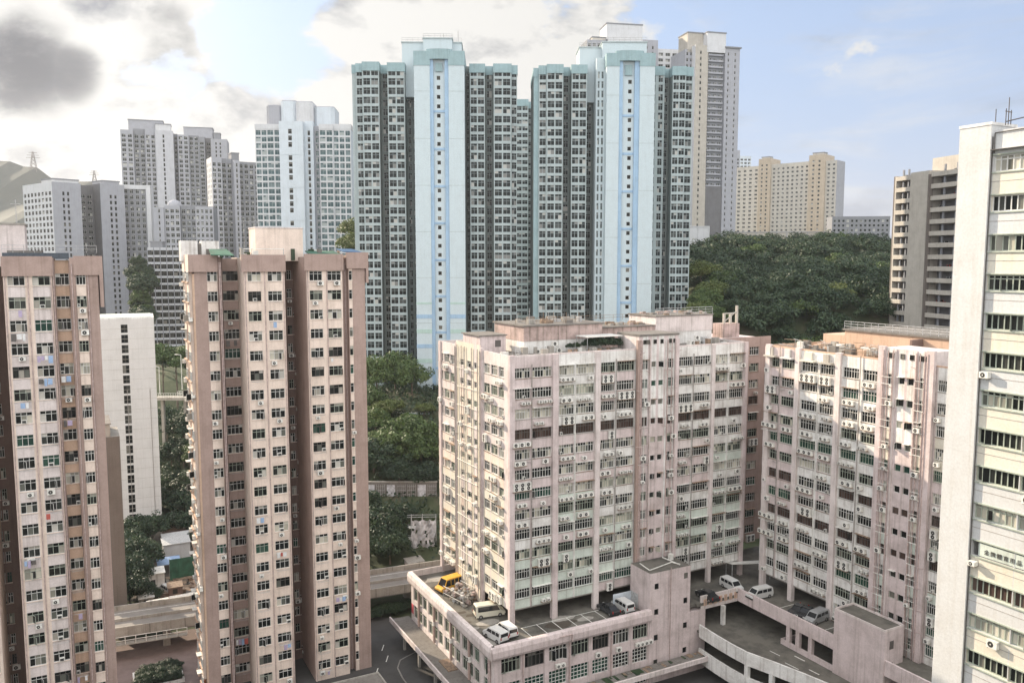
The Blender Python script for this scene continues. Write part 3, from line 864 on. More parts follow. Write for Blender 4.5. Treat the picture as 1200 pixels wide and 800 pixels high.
# ------------------------------------------------------------------ far estates on the left
TG = dict(style='glassfar', nv=2, side='tgrey2', m=.1)
def mast(root, x, y, z, h):
    q = QB(); q.tube((x, y, z), (x, y, z + h), .12, MT['steel'], 4); q.obj('aerial', root)
def rooms(*bl):
    def f(root, info, wins, acr):
        O = root.location; ang = root.rotation_euler.z
        q = Pieces()
        for p0, p1, dv, d, yt, mt in bl:
            Os = (O.x - math.sin(ang) * dv, O.y + math.cos(ang) * dv)
            z = z_at(yt, *Os) ; x0, x1 = s_at(p0, Os, ang, z), s_at(p1, Os, ang, z)
            zz = z_at(yt, Os[0] + math.cos(ang) * (x0 + x1) / 2, Os[1] + math.sin(ang) * (x0 + x1) / 2) - O.z
            q.begin(); q.box(x0, dv, zz - 9, x1, dv + d, zz, MT[mt]); q.box(x0 - .25, dv - .25, zz + .002, x1 + .25, dv + d + .25, zz + .5, MT['tgrey2']); q.end()
        q.obj('machine_room', root)
    return f
A1 = R(51)
tower('estate_block', 'white estate block with a sunlit window face and tiny window pairs, below the mountain', 'apartment block', 365.0, 61, A1, 26.0, [
    dict(p=(61, 95), dv=0, top=214, cols=[(73, 75.5), (78.5, 81)], wall='tgrey', style='glassdk', nv=1, fr='dframe', cap=2),
    dict(p=(95, 118), dv=9, top=217, cols=3, wall='tdark', style='glassfar', side='tdark'),
    dict(p=(117.5, 146), dv=2, top=216, cols=[(128.5, 131), (134, 136.5)], wall='tgrey', style='glassdk', nv=1, fr='dframe', side='tdark', cap=2)], 2.7, 226, 1.6, yref=225, back=31,
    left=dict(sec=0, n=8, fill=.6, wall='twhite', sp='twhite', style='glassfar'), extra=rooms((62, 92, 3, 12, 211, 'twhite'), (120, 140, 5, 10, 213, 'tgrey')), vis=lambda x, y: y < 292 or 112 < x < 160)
tower('estate_block', 'grey estate block with a dense window grid, white roof edge and white right edge', 'apartment block', 395.0, 146, R(20), 26.0, [
    dict(p=(130, 171), dv=0, top=218, cols=6, wall='tgrey2', fill=.6, crown=('twhite', 1.4, .3), **TG), dict(p=(171, 176), dv=-1, top=217, cols=0, wall='twhite')], 2.7, 224, 1.8, yref=225, back=14, vis=lambda x, y: y < 292 and x > 145)
tower('estate_tower', 'tallest lavender grey far tower with a pale slab down its middle', 'tower block', 500.0, 141, R(20), 26.0, [
    dict(p=(141, 156), dv=2, top=152, cols=2, wall='tgrey', **TG), dict(p=(156, 170), dv=4, top=151, cols=2, wall='tgrey2', **TG), dict(p=(170, 182), dv=2, top=151, cols=2, wall='tgrey', **TG),
    dict(p=(182, 203), dv=-2, top=153, cols=[(190.5, 192.5)], wall='tpale', style='glassdk', nv=1, fr='dframe', side='tpale'), dict(p=(203, 208), dv=4, top=157, cols=1, wall='tgrey2', **TG),
    dict(p=(208, 221), dv=1, top=158, cols=2, wall='tgrey', **TG), dict(p=(221, 233), dv=2, top=159, cols=2, wall='tgrey2', **TG)], 2.8, 158, 1.9, yref=160, back=24,
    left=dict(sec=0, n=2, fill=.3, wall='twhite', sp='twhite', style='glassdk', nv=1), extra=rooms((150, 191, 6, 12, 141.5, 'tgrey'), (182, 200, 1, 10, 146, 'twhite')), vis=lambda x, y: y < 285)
tower('estate_tower', 'far lavender tower with a broad roof room, peeping between two nearer grey towers', 'tower block', 590.0, 205, R(15), 26.0, [
    dict(p=(205, 240), dv=0, top=160, cols=5, wall='tgrey2', **TG), dict(p=(240, 248), dv=3, top=162, cols=1, wall='tdark', **TG), dict(p=(247, 266), dv=-2, top=163, cols=[(252, 254), (257, 259)], wall='tgrey', style='glassdk', nv=1)],
    2.8, 167, 1.9, yref=165, back=20, extra=rooms((215, 249, 5, 12, 150, 'tgrey'), (250, 258, 4, 8, 156.5, 'tgrey2')), vis=lambda x, y: y < 190)
tower('estate_tower', 'grey tower with a narrow sunlit white flank, rising behind the low grid blocks', 'tower block', 430.0, 248, R(30), 26.0, [
    dict(p=(248, 260), dv=1, top=184, cols=2, wall='tgrey', **TG), dict(p=(260, 274), dv=3, top=186, cols=2, wall='tgrey2', **TG), dict(p=(274, 281), dv=-1, top=188, cols=[(276.5, 278.5)], wall='tgrey', nv=1, style='glassdk'),
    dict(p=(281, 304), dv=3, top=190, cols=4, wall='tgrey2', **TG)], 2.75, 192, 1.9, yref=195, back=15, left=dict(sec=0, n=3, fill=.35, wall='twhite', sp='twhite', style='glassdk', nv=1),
    extra=rooms((271, 280, 3, 7, 180, 'tgrey2')), vis=lambda x, y: y < 262)
def dome_extra(root, info, wins, acr):
    x0, x1, dv, zt, yb, rows, cols = info[1]
    q = QB(); n = 14; cx = (x0 + x1) / 2
    for k in range(5):
        a0, a1 = k * math.pi / 10, (k + 1) * math.pi / 10
        q.tube((cx, 7, zt + 3 * math.sin(a0) + .1), (cx, 7, zt + 3 * math.sin(a1) + .1), 3.2 * math.cos(a0), MT['tgrey'], n, 3.2 * math.cos(a1) + .05)
    q.obj('roof_dome', root)
tower('low_estate_block', 'low grid fronted estate block with a small dome on its roof', 'apartment block', 375.0, 180, R(12), 26.0, [
    dict(p=(180, 192), dv=-1, top=243, cols=[(185.5, 187.5)], wall='tgrey', nv=1, style='glassdk'), dict(p=(192, 211), dv=0, top=241, cols=3, wall='tgrey', fill=.7, **TG),
    dict(p=(211, 229), dv=2, top=241, cols=3, wall='tgrey2', fill=.7, **TG), dict(p=(229, 250), dv=0, top=242, cols=4, wall='tgrey', fill=.6, **TG)], 2.7, 247, 1.7, yref=250, back=14, extra=dome_extra, vis=lambda x, y: y < 285)
tower('grid_block', 'grey block with a close grid of white balcony bands, above the footbridge', 'apartment block', 330.0, 172, R(14), 28.0, [
    dict(p=(172, 240), dv=0, top=290, cols=9, wall='tdark', sp='tpale', pier='tgrey2', fill=.86, style='glassdk', nv=3, fr='dframe', side='tgrey2')], 2.75, 296, 1.9, yref=300, back=14,
    extra=rooms((176, 190, 3, 8, 284, 'tgrey2')), vis=lambda x, y: x < 228 and y < 410)
tower('estate_tower', 'distant slim tower glimpsed between the crowned tower and the large blue tower', 'tower block', 640.0, 407, R(5), 26.0, [
    dict(p=(398, 420), dv=0, top=157, cols=4, wall='twhite', style='glassdk', nv=1), dict(p=(420, 440), dv=2, top=159, cols=3, wall='tgrey', **TG)], 2.8, 163, 1.5, yref=170, back=15, vis=lambda x, y: 404 < x < 416)

# ------------------------------------------------------------------ towers and slabs on the hill to the right
def v_extra(root, info, wins, acr):
    rooms((806, 848, 4, 10, 40, 'carpark'), (829, 851, 0, 9, 39, 'twhite'))(root, info, wins, acr)
    q = Pieces()
    for si in (2,):
        a, b, dv, zt, yb, rows, cols = info[si]
        for lo, hi in rows: q.box(a + .6, dv - .9, lo - .25, b - .6, dv + .01, lo + .55, MT['tgrey'])
    q.obj('balcony', root)
    a, b, dv, zt, yb, rows, cols = info[2]; zl = z_at(218, root.location.x, root.location.y) - root.location.z
    q = QB(); q.box(a + .1, dv - 1.3, 0, b - .1, dv - .905, zl, MT['tdark']); q.obj('lower_cladding', root)
    a, b, dv, zt, yb, rows, cols = info[3]
    q = QB(); q.box(a - .2, dv - .6, zt + .005, b + .6, yb, zt + .7, MT['tgrey2']); q.obj('cornice', root)
tower('hill_tower', 'tall beige grey tower with stacked balconies on the hill, right of the blue towers', 'tower block', 405.0, 829, R(14), 66.0, [
    dict(p=(803, 815), dv=4, top=58, cols=[(804.5, 806.5), (809, 811)], wall='tgrey', nv=1, style='glassdk'), dict(p=(815, 830), dv=0, top=53, cols=[(820.5, 822.5)], wall='carpark', nv=1, style='glassdk', side='twhite'),
    dict(p=(830, 850), dv=1.5, top=53, cols=3, wall='tgrey2', **TG), dict(p=(850, 867), dv=0, top=57, cols=[(853, 854.5), (861, 862.5)], wall='tgrey', nv=1, style='glassdk')], 2.8, 62, 1.5, yref=65, back=20,
    left=dict(sec=1, n=2, fill=.3, wall='twhite', sp='twhite', nv=1, style='glassdk'), extra=v_extra, vis=lambda x, y: y < 285)
tower('hill_tower', 'beige tower crown peeping over the roof of the blue tower beside the hill', 'tower block', 420.0, 705, R(10), 66.0, [
    dict(p=(688, 712), dv=2, top=47, cols=4, wall='tgrey', **TG), dict(p=(712, 753), dv=0, top=46, cols=5, wall='twhite', **TG), dict(p=(753, 771), dv=2, top=47, cols=[(757, 759), (764, 766)], wall='tgrey', nv=1, style='glassdk'),
    dict(p=(771, 803), dv=3, top=58, cols=4, wall='twhite', **TG)], 2.8, 52, 1.5, yref=60, back=20, extra=rooms((711, 753, 3, 12, 29, 'twhite'), (694, 712, 4, 9, 44.5, 'beige')), vis=lambda x, y: y < 90)
tower('hill_slab', 'long cream slab block with two ochre stair towers, on top of the wooded hill', 'apartment block', 590.0, 861, R(-42), 70.0, [
    dict(p=(850, 889), dv=0, top=196, cols=6, wall='beige', fill=.45, nv=2), dict(p=(889, 903), dv=-1.5, top=186, cols=[(892, 894), (897.5, 899.5)], wall='orange', nv=1),
    dict(p=(903, 948), dv=0, top=191, cols=8, wall='beige', fill=.45, nv=2), dict(p=(948, 967), dv=-1.5, top=181.5, cols=[(952, 954.5), (959, 961.5)], wall='orange', nv=1),
    dict(p=(967, 981), dv=0, top=188, cols=2, wall='beige', fill=.45, nv=2, rside='tgrey')], 2.75, 197, 1.3, yref=200, back=14, vis=lambda x, y: y < 270,
    extra=rooms((893, 902, 2, 5, 184.5, 'beige'), (953, 966, 2, 6, 179.5, 'beige')))
tower('hill_slab', 'small blue grey block showing its top over the long cream slab', 'apartment block', 680.0, 863, R(10), 78.0, [
    dict(p=(855, 867), dv=0, top=176, cols=2, wall='tgrey', **TG), dict(p=(867, 880.5), dv=0, top=183, cols=3, wall='tblue', **TG)], 2.8, 187, 1.5, yref=188, back=12, vis=lambda x, y: y < 193)
tower('hill_slab', 'low grey slab block at the crest between the cream slab and the car park', 'apartment block', 500.0, 978, R(-8), 70.0, [
    dict(p=(975, 1043), dv=0, top=253.5, cols=13, wall='tgrey2', fill=.55, nv=1, tr=0, **{'style': 'glassfar', 'side': 'tgrey2'})], 2.75, 259, 1.5, yref=265, back=14, vis=lambda x, y: y < 290)

# terrace wall under the cream slab, and the white podium at the foot of the hill tower
def solid(name, label, cat, px, py, Y, ang, L, D, z0, z1, m, band=None):
    O = at_y(px, py, Y)
    root = thing(name, label, cat, (O[0], O[1], z0), ang)
    q = QB(); q.box(0, 0, 0, L, D, z1 - z0, MT[m]); q.obj('wall', root)
    q = Pieces(); q.box(-.2, -.2, z1 - z0 + .002, L + .2, D + .2, z1 - z0 + .4, MT[band or 'tgrey']); 
    n = max(2, int(L / 6))
    for i in range(n + 1): q.box(L * i / n - .2, -.25, 0, L * i / n + .2, -.003, z1 - z0 - .05, MT[band or 'tgrey'])
    q.obj('buttress', root)
    return root
Ow = at_y(866, 280, 540); solid('retaining_wall', 'long pale terrace wall at the crest of the wooded hill under the cream slab', 'wall', 862, 280, 520, R(-6), 62, 8, 70, z_at(272.5, 150, 520), 'carpark', 'tgrey')
solid('podium_block', 'plain white podium block at the foot of the tall hill tower', 'podium', 806, 275, 330, R(5), 8.5, 12, 52, z_at(266, 72, 330), 'twhite', 'twhite')

# the multi-storey car park
O = at_y(1049, 230, 232)
cpark = thing('car_park_tower', 'multi storey car park with stacked concrete parapets, behind the white building at right', 'car park', (O[0], O[1], 20.0), R(-75))
X = lambda px: s_at(px, O, R(-75), z_at(230, O[0], O[1]))
zt = z_at(208, O[0], O[1]) - 20
x1, x2, x3 = X(1068), X(1090), X(1134)
q = QB(); q.box(x1, -.5, 0, x2, 10, zt + .6, MT['carpark']); q.obj('pier', cpark)
q = Pieces(); q.box(-1.2, 0.4, 0, -.2, 10, zt + .3, MT['taupe']); q.box(-.2, 0, 0, 0.25, 10, zt + .2, MT['carpark']); q.box(x2 + .002, -.8, 0, x2 + .35, .6, zt - .4, MT['taupe']); q.obj('end_wall', cpark)
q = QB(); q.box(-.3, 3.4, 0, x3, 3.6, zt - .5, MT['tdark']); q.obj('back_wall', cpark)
z = zt - 1.1; k = 0; CPCARS = []; rndc = random.Random(3)
qs, qp = Pieces(), Pieces()
while z > 2:
    for a, b in ((.3, x1 - .004), (x2 + .004, x3)):
        qp.box(a, -.15, z, b, .12, z + 1.15, MT['carpark'])
        qs.begin(); qs.box(a, .125, z - .1, b, 3.39, z + .14, MT['concrete'])
        n = 3
        for i in range(1, n): qs.box(a + (b - a) * i / n - .2, .5, z + .141, a + (b - a) * i / n + .2, .9, z + 2.9, MT['tgrey2'])
        qs.end()
    for a, b in ((.3, x1), (x2, x3)):
        if k % 3 != 1: CPCARS.append((rndc.uniform(a + 1.5, b - 1.5), z + .142))
    z -= 3.05; k += 1
qp.obj('parapet', cpark); qs.obj('parking_floor', cpark)
q = Pieces(); q.box(x2 - 3, 3, zt - .5, x3, 9, z_at(184, O[0] + 3, O[1] - 12) - 20, MT['carpark']); q.box(x2 + 8, 4, zt - .5, x3 + 3, 10, z_at(176, O[0] + 4, O[1] - 20) - 20, MT['carpark']); q.obj('roof_room', cpark)
# ------------------------------------------------------------------ the pink and white workshop blocks
DECK = 11.5
AC90 = AL - math.pi / 2
ROWS = [(39.5 - 3.136 * k - .78, 39.5 - 3.136 * k + .78) for k in range(12)]
ZB, ZT = 2.7, 42.0

def style_pick(r, row, kind):
    if kind == 'A' and row == 3: return 'glassbr', 'dframe'
    if kind == 'C' and row == 4: return 'glassgr', 'gframe'
    if kind == 'C' and row in (6, 8) and r.random() < .7: return 'glassbr', 'dframe'
    w = {'A': (.38, .30, .22, .05), 'L': (.5, .3, .2, 0), 'C': (.25, .60, .05, .10)}[kind if kind in 'ALC' else 'A']
    if row > 6: w = (w[0] * .5, w[1] + .35, w[2] * .3, w[3] + .06)
    t = r.choices(['glassind', 'glassdk', 'glasspale', 'glassgr'], w)[0]
    return t, r.choice(['frame', 'frame', 'gframe'])

class Industrial:
    def __init__(s, name, label, O, ang, kind, seed):
        s.O, s.ang, s.kind, s.r = O, ang, kind, random.Random(seed)
        s.root = thing(name, label, 'workshop block', (O[0], O[1], DECK), ang, 'pink and white workshop blocks')
        s.wall, s.pier, s.pipe, s.rack = QB(), Pieces(), Pieces(), Pieces()
        s.sill = QB()
        s.wins, s.acs = [], []
        s.pick = {}
    def X(s, px, dv=0.0, z=51.0):
        O = (s.O[0] - math.sin(s.ang) * dv, s.O[1] + math.cos(s.ang) * dv)
        return s_at(px, O, s.ang, z)
    def bays(s, M, ang, x0, x1, cols, palette, z0=ZB, z1=ZT, rows=ROWS, nv=6, acp=.4, kind=None, pier='pink', tr=.32, mid=0, h=None):
        kind = kind or s.kind
        r = s.r
        if h: rows = [((a + b) / 2 - h / 2, (a + b) / 2 + h / 2) for a, b in rows]
        def span(ci, ri):
            k = (palette, ci // 2 if len(cols) > 1 else 0, ri)
            if k not in s.pick: s.pick[k] = palette_choice(palette, k[1], ri, r)
            return MT[s.pick[k]]
        def win(ci, ri, w, hh):
            k = ('w', palette, ci // 2, ri)
            if k not in s.pick: s.pick[k] = style_pick(r, ri, kind)
            st, fr = s.pick[k]
            return window_tpl(w, hh, nv, tr, st, fr, r.randrange(6), t=.06, opens=.05, ac=.16 if nv > 3 else 0)
        facade(s.wall, s.wins, M, ang, x0, x1, z0, z1, cols, rows, MT[pier] if isinstance(pier, str) else pier, span, win, .25)
        if nv > 3:
            for a, b in cols:
                for lo, hi in rows:
                    if lo > z0 and hi < z1: s.sill.box(a - .03, -.09, lo - .1, b + .03, -.002, lo - .02, MT['concrete' if r.random() < .7 else 'rusty'], M)
        for ci, (a, b) in enumerate(sorted(cols)):
            for ri, (lo, hi) in enumerate(rows):
                if hi > z1 or lo < z0: continue
                if r.random() < acp and b - a > 1.2:
                    n = r.choice([1, 1, 2, 2, 3, 4]); k = r.choice([0, 0, 1, 1, 2, 3]); step = 1.05 if k in (0, 2) else .86
                    n = max(1, min(n, int((b - a) / step)))
                    x = r.uniform(a, max(a + .01, b - n * step)); zz = lo - (.78 if k != 2 else 1.32) - r.uniform(.05, .35)
                    for i in range(n):
                        p = local_pt(M, x + i * step, zz); s.acs.append((ac_tpl(k), p[0], p[1], zz, ang))
                    if n > 1:
                        s.rack.box(x - .1, -.62, zz - .1, x + n * step, -.03, zz - .04, MT['rusty'], M)
                if r.random() < .2:
                    s.rack.box(a, -.5, hi + .04, b, -.003, hi + .1, MT['acwhite'] if r.random() < .6 else MT['rusty'], M)
    def piers(s, M, pos, w, z0, z1, m, out=.42):
        for x in pos: s.pier.box(x - w / 2, -out, z0, x + w / 2, .3, z1, MT[m], M)
    def pipes(s, M, pos, z0, z1, m='pipe', rr=.08, out=.2, jog=True):
        for x in pos:
            s.pipe.begin(); s.pipe.tube((x, -out, z0), (x, -out, z1), rr, MT[m], 5, M=M)
            if jog:
                for k in range(int((z1 - z0) / 3.1)):
                    if s.r.random() < .3:
                        z = z0 + k * 3.1 + 1.2; x2 = x + s.r.uniform(-1.2, 1.2)
                        s.pipe.tube((x, -out, z), (x2, -out, z + .25), rr * .7, MT[m], 4, M=M)
            s.pipe.end()
    def done(s, vis=None):
        s.wall.obj('wall', s.root)
        if s.pier.P: s.pier.obj('pier', s.root)
        if s.pipe.P: s.pipe.obj('drain_pipe', s.root)
        if s.rack.P: s.rack.obj('bracket', s.root, 'brackets')
        tag(s.sill.obj('sills', s.root), kind='stuff')
        loc = (s.O[0], s.O[1], DECK)
        emit(s.root, loc, s.ang, s.wins, 'window', 'window_rows', 100, vis)
        emit(s.root, loc, s.ang, s.acs, 'air_conditioner', 'air_conditioners', 100, vis)

def palette_choice(p, bay, row, r):
    if p == 'F1':                                             # long front, left of the stair tower
        if bay == 0: return 'pink' if row < 8 else ('white' if row in (8, 9) else 'green')
        if bay == 1: return 'white' if row < 4 else ('pink' if row < 7 or row == 9 else 'green')
        return r.choice(['white', 'white', 'white', 'pink']) if row < 6 else r.choice(['green', 'white', 'green', 'pink'])
    if p == 'F3': return r.choice(['white', 'white', 'palepink']) if row < 6 else r.choice(['green', 'white', 'pink', 'green'])
    if p == 'S': return 'white' if row < 4 else 'pink'
    if p == 'L': return 'palepink' if row < 5 else ('cream' if row < 7 else 'yellow')
    if p == 'LS': return r.choice(['yellow', 'cream', 'palepink'])
    if p == 'C1': return ('pink' if row < 9 else 'white') if bay == 0 else ('white' if row not in (5, 7) else 'pink')
    if p == 'C2': return 'white' if row < 4 or row > 7 else r.choice(['pink', 'white', 'white'])
    if p == 'C3': return r.choice(['palepink', 'pink', 'yellow', 'white']) if row < 8 else r.choice(['green', 'white'])
    return 'brown' if p == 'B' else 'pink'

# --- first block: long front to the street, sunlit gable on the left
OA = at_z(597, 735, DECK)
A = Industrial('workshop_block', 'large pink and white workshop block on columns over a parking podium, its gable sunlit', OA, AL, 'A', 21)
LEN, DEP = A.X(875), 26.9
MF = rotm(0, 0, 0)
xs0, xs1 = A.X(746.5), A.X(792)
f1 = [(600, 621.6), (624, 646.8), (653.6, 673.2), (675.4, 696.7), (702.8, 720.9), (723.4, 743.8)]
f3 = [(794, 811.6), (813.2, 832.8), (837.4, 853.2), (855.2, 872.4)]
A.bays(MF, 0, 0, xs0, [(A.X(a), A.X(b)) for a, b in f1], 'F1', nv=7, acp=.62, pier=lambda i: MT['pink' if i < 2 else 'white'])
A.bays(MF, 0, xs1, LEN, [(A.X(a), A.X(b)) for a, b in f3], 'F3', nv=7, acp=.65, pier=lambda i: MT['white'])
# stair and lift bay: two narrow window strips beside a pair of square windows, one storey taller than the rest
MS = rotm(0, -.55, 0)
RS = [(39.5 + 3.136 - .7, 39.5 + 3.136 + .3)] + ROWS
A.bays(MS, 0, xs0, A.X(759), [(A.X(750.5), A.X(757))], 'S', z1=ZT + 2.2, nv=3, acp=.0, tr=.3)
A.bays(MS, 0, A.X(759), A.X(778), [(A.X(761.2), A.X(766.8)), (A.X(769.5), A.X(775.5))], 'S', z1=ZT + 2.2, nv=1, acp=0, tr=0, h=.95)
A.bays(MS, 0, A.X(778), xs1, [(A.X(780.5), A.X(787.5))], 'S', z1=ZT + 2.2, nv=3, acp=.0, tr=.3)
for px in (751, 755, 763, 771, 781, 786):
    A.wins.append((window_tpl(.62, .7, 1, 0, 'glassdk', 'dframe', 0), A.X(px), -.6, ZT + .9, 0.0))
A.wall.box(xs0, -.5, ZT - .2, xs1, 5.5, ZT + 2.2, MT['palepink']); A.wall.box(xs0 - .1, -.7, ZT + 2.202, xs1 + .1, 5.6, ZT + 2.5, MT['dkconc'])
A.piers(MS, [A.X(746.5)], .75, 0, ZT + 1.6, 'brown', .2); A.piers(MS, [A.X(790)], .8, 0, ZT + 1.6, 'pink', .3)
A.piers(MS, [A.X(759.2), A.X(777.8)], .25, 3, ZT + 1.4, 'white', .12)
A.piers(MF, [.35], .9, 0, ZT + .3, 'pink', .3)
A.piers(MF, [A.X(650.2)], 1.0, 0, ZT + .2, 'pink'); A.piers(MF, [A.X(699.7)], .95, 0, ZT + .2, 'palepink')
A.piers(MF, [A.X(835)], .7, 0, ZT + .25, 'palepink'); A.piers(MF, [LEN - .35], .7, 0, ZT + .25, 'pink')
A.pipes(MF, [A.X(622.8), A.X(721.8), A.X(812.3)], ZB, ZT - 1.2)
A.pipes(MF, [A.X(674), A.X(854)], ZB, ZT - 4, 'acwhite', .05)
A.pipes(MS, [A.X(747.5), A.X(749), A.X(758.3), A.X(779), A.X(783.8), A.X(788.4)], 3, ZT + 1.5, 'pipepink', .085, .25)
A.pipes(MS, [A.X(752), A.X(786)], 3, ZT + .5, 'acwhite', .05, .3)
for k in range(12):                                            # pipe frames and cages on the two narrow strips
    z = 4.0 + 3.136 * k
    for p0, p1 in ((747, 758), (779.5, 790)):
        if A.r.random() < .75:
            A.rack.tube((A.X(p0), -.3, z), (A.X(p1), -.3, z), .045, MT['pipe'], 4, M=MS)
        if A.r.random() < .4:
            A.acs.append((ac_tpl(A.r.choice([0, 1, 3])), A.X(A.r.uniform(p0, p1 - 6)), -.6, z + A.r.uniform(.2, 1.0), 0.0))
# gable on the left
ML = rotm(0, DEP, -math.pi / 2)
SL = lambda px, z=51.0: DEP - s_at(px, OA, AL + math.pi / 2, z)
A.bays(ML, -math.pi / 2, 0, SL(536), [(SL(513.5), SL(519.5)), (SL(520.3), SL(526.5)), (SL(527.3), SL(533))], 'L', nv=4, acp=.35, kind='L', pier='palepink')
A.bays(ML, -math.pi / 2, SL(563.5), DEP, [(SL(566.5), SL(574)), (SL(575), SL(583)), (SL(584), SL(590.5))], 'L', nv=4, acp=.4, kind='L', pier='palepink')
MLs = rotm(-.22, DEP, -math.pi / 2)
b0, b1 = SL(536), SL(563.5)
A.bays(MLs, -math.pi / 2, b0, b1, [(SL(540.5), SL(545)), (SL(548.5), SL(553.5)), (SL(556.5), SL(560.5))], 'LS', z0=0.0, z1=ZT + 1.0, nv=2, acp=.25, kind='L', h=1.0, pier='yellow')
A.wall.box(b0, .004, 0, b0 + .12, .21, ZT + 1.0, MT['cream'], MLs); A.wall.box(b1 - .12, .004, 0, b1, .21, ZT + 1.0, MT['cream'], MLs)
A.piers(ML, [.4], .8, 0, ZT + .3, 'pink', .2); A.piers(ML, [b0 - .3], .6, 0, ZT + .6, 'pink', .24); A.piers(ML, [b1 + .3], .6, 0, ZT + .6, 'pink', .24)
A.pipes(MLs, [SL(538), SL(547), SL(555), SL(562), SL(543)], 1, ZT + .3, 'pipe', .075, .18)
A.pipes(ML, [SL(564.3), SL(535)], 1, ZT, 'pipe', .09, .35)
for k in range(12):
    z = 4.0 + 3.136 * k
    A.rack.tube((SL(538), -.25, z), (SL(562), -.25, z + A.r.uniform(-.1, .3)), .05, MT['pipe'], 4, M=MLs)
# set-back link at the right end
MB = rotm(0, 7.0, 0)
xb0, xb1 = A.X(866, 7.0), A.X(903, 7.0)
A.bays(MB, 0, LEN, xb1, [(A.X(878.5, 7.0), A.X(889.5, 7.0))], 'B', nv=4, acp=.3, pier='brown', z1=ZT + .2)
A.wall.box(LEN, 7.3, ZB, xb1, 20, ZT - .3, MT['pink']); A.wall.box(LEN - 6, 17, 0, xb1, 17.4, ZB - .01, MT['pink'])
# shell, floor slab and roof
A.wall.quad((LEN, 0, ZB), (LEN, DEP, ZB), (LEN, DEP, ZT), (LEN, 0, ZT), MT['brown'])
A.wall.quad((0, DEP, ZB), (LEN, DEP, ZB), (LEN, DEP, ZT), (0, DEP, ZT), MT['pink'])
A.wall.box(.3, .3, ZB - .35, LEN - .3, DEP - .3, ZB + .05, MT['concrete'])
for i in range(1, 7):
    for j in (9.0, 18.0, 26.0): A.pier.box(i * LEN / 7 - .4, j, 0, i * LEN / 7 + .4, j + .8, ZB - .34, MT['concrete'])
A.wall.box(8, 14, 0, LEN - 2, 14.3, ZB - .34, MT['concrete'])
q = QB(); q.box(.2, .2, ZT - .9, LEN - .2, DEP - .2, ZT - .6, MT['dkconc']); q.obj('roof', A.root)
q = QB(); roof_things(q, .003, LEN - .003, .003, DEP - .003, ZT - .7, .95, MT['palepink'], .22); q.obj('parapet', A.root)
zr = ZT - .6
q = Pieces()                                                       # water tank block with a stained band, and the long pink block
xa, xc, xd, xe = A.X(614, 8, 54), A.X(705, 8, 54), A.X(768, 10, 55), A.X(834, 10, 55)
q.box(xa, 8, zr, xc, 18.5, zr + 2.0, MT['white']); q.box(xa - .05, 7.95, zr + 2.002, xc + .05, 18.55, zr + 4.4, MT['roofpink'])
q.box(xa - .3, 7.7, zr + 4.402, xc + .3, 18.8, zr + 4.65, MT['dkconc'])
q.box(xc + .06, 10.2, zr, xd, 17, zr + 3.4, MT['roofpink']); q.box(xc + .06, 10.0, zr + 3.402, xd, 17.1, zr + 3.6, MT['dkconc'])
q.box(xd + .004, 10, zr, xe, 18, zr + 2.2, MT['white']); q.box(xd + .006, 9.9, zr + 2.202, xe + .05, 18, zr + 5.0, MT['palepink']); q.box(xd - .2, 9.7, zr + 5.002, xe + .2, 18.2, zr + 5.2, MT['dkconc'])
hx = A.X(592.7, 10.5, 54)
q.box(.15, 10.5, zr, hx, 17, zr + 2.9, MT['pink']); q.box(-.1, 10.3, zr + 2.902, hx + .2, 17.2, zr + 3.1, MT['dkconc'])
q.quad((A.X(580, 10.5, 54), 10.48, zr + 1.1), (A.X(587, 10.5, 54), 10.48, zr + 1.1), (A.X(587, 10.5, 54), 10.48, zr + 2.2), (A.X(580, 10.5, 54), 10.48, zr + 2.2), MT['dframe'])
q.obj('roof_room', A.root)
q = Pieces()
q.begin(); railing(q, (xd, 9.9, zr + 5.2), (xe, 9.9, zr + 5.2), 1.3, MT['steel'], 1.5, 3, .04); q.begin(); railing(q, (xa, 10.9, zr + 4.65), (xd, 12, zr + 4.65), .9, MT['rusty'], 2, 2, .03); q.end()
for k in range(16):
    x = A.r.uniform(1, LEN - 2); y = A.r.uniform(1, 7); q.tube((x, y, zr), (x, y, zr + A.r.uniform(1, 2.6)), .035, MT['steel'], 3)
q.obj('roof_railing', A.root)
q = QB()                                                       # open concrete frame at the far right of the roof
fx = A.X(848, 12, 55)
for dx in (0, 1.6, 3.2):
    q.box(fx + dx, 12, zr, fx + dx + .4, 12.4, zr + (6.4 if dx > 3 else 5), MT['carpark'])
q.box(fx - .5, 11.8, zr, fx + 3.8, 14.5, zr + 3.0, MT['roofpink'])
q.tube((fx, 12.2, zr + 3.2), (fx + 3.2, 12.2, zr + 5.2), .12, MT['carpark'], 4); q.tube((fx, 12.2, zr + 4.9), (fx + 3.4, 12.2, zr + 5.0), .12, MT['carpark'], 4)
q.obj('roof_frame', A.root)
q = Pieces()
for k in range(46):
    x, y = A.r.uniform(xc, xe), A.r.uniform(10.5, 17); z = zr + (3.6 if x < xd else 5.2); w = A.r.uniform(.3, 1.3)
    q.box(x, y, z, x + w, y + A.r.uniform(.2, .8), z + A.r.uniform(.1, .55), MT[A.r.choice(['rusty', 'dkconc', 'concrete', 'roofpink'])])
for k in range(40):
    x, y = A.r.uniform(.6, LEN - 2), A.r.uniform(.6, 6.5); w = A.r.uniform(.3, 1.4)
    q.box(x, y, zr, x + w, y + A.r.uniform(.3, 1.0), zr + A.r.uniform(.3, 1.5), MT[A.r.choice(['rusty', 'dkconc', 'concrete', 'acwhite', 'steel'])])
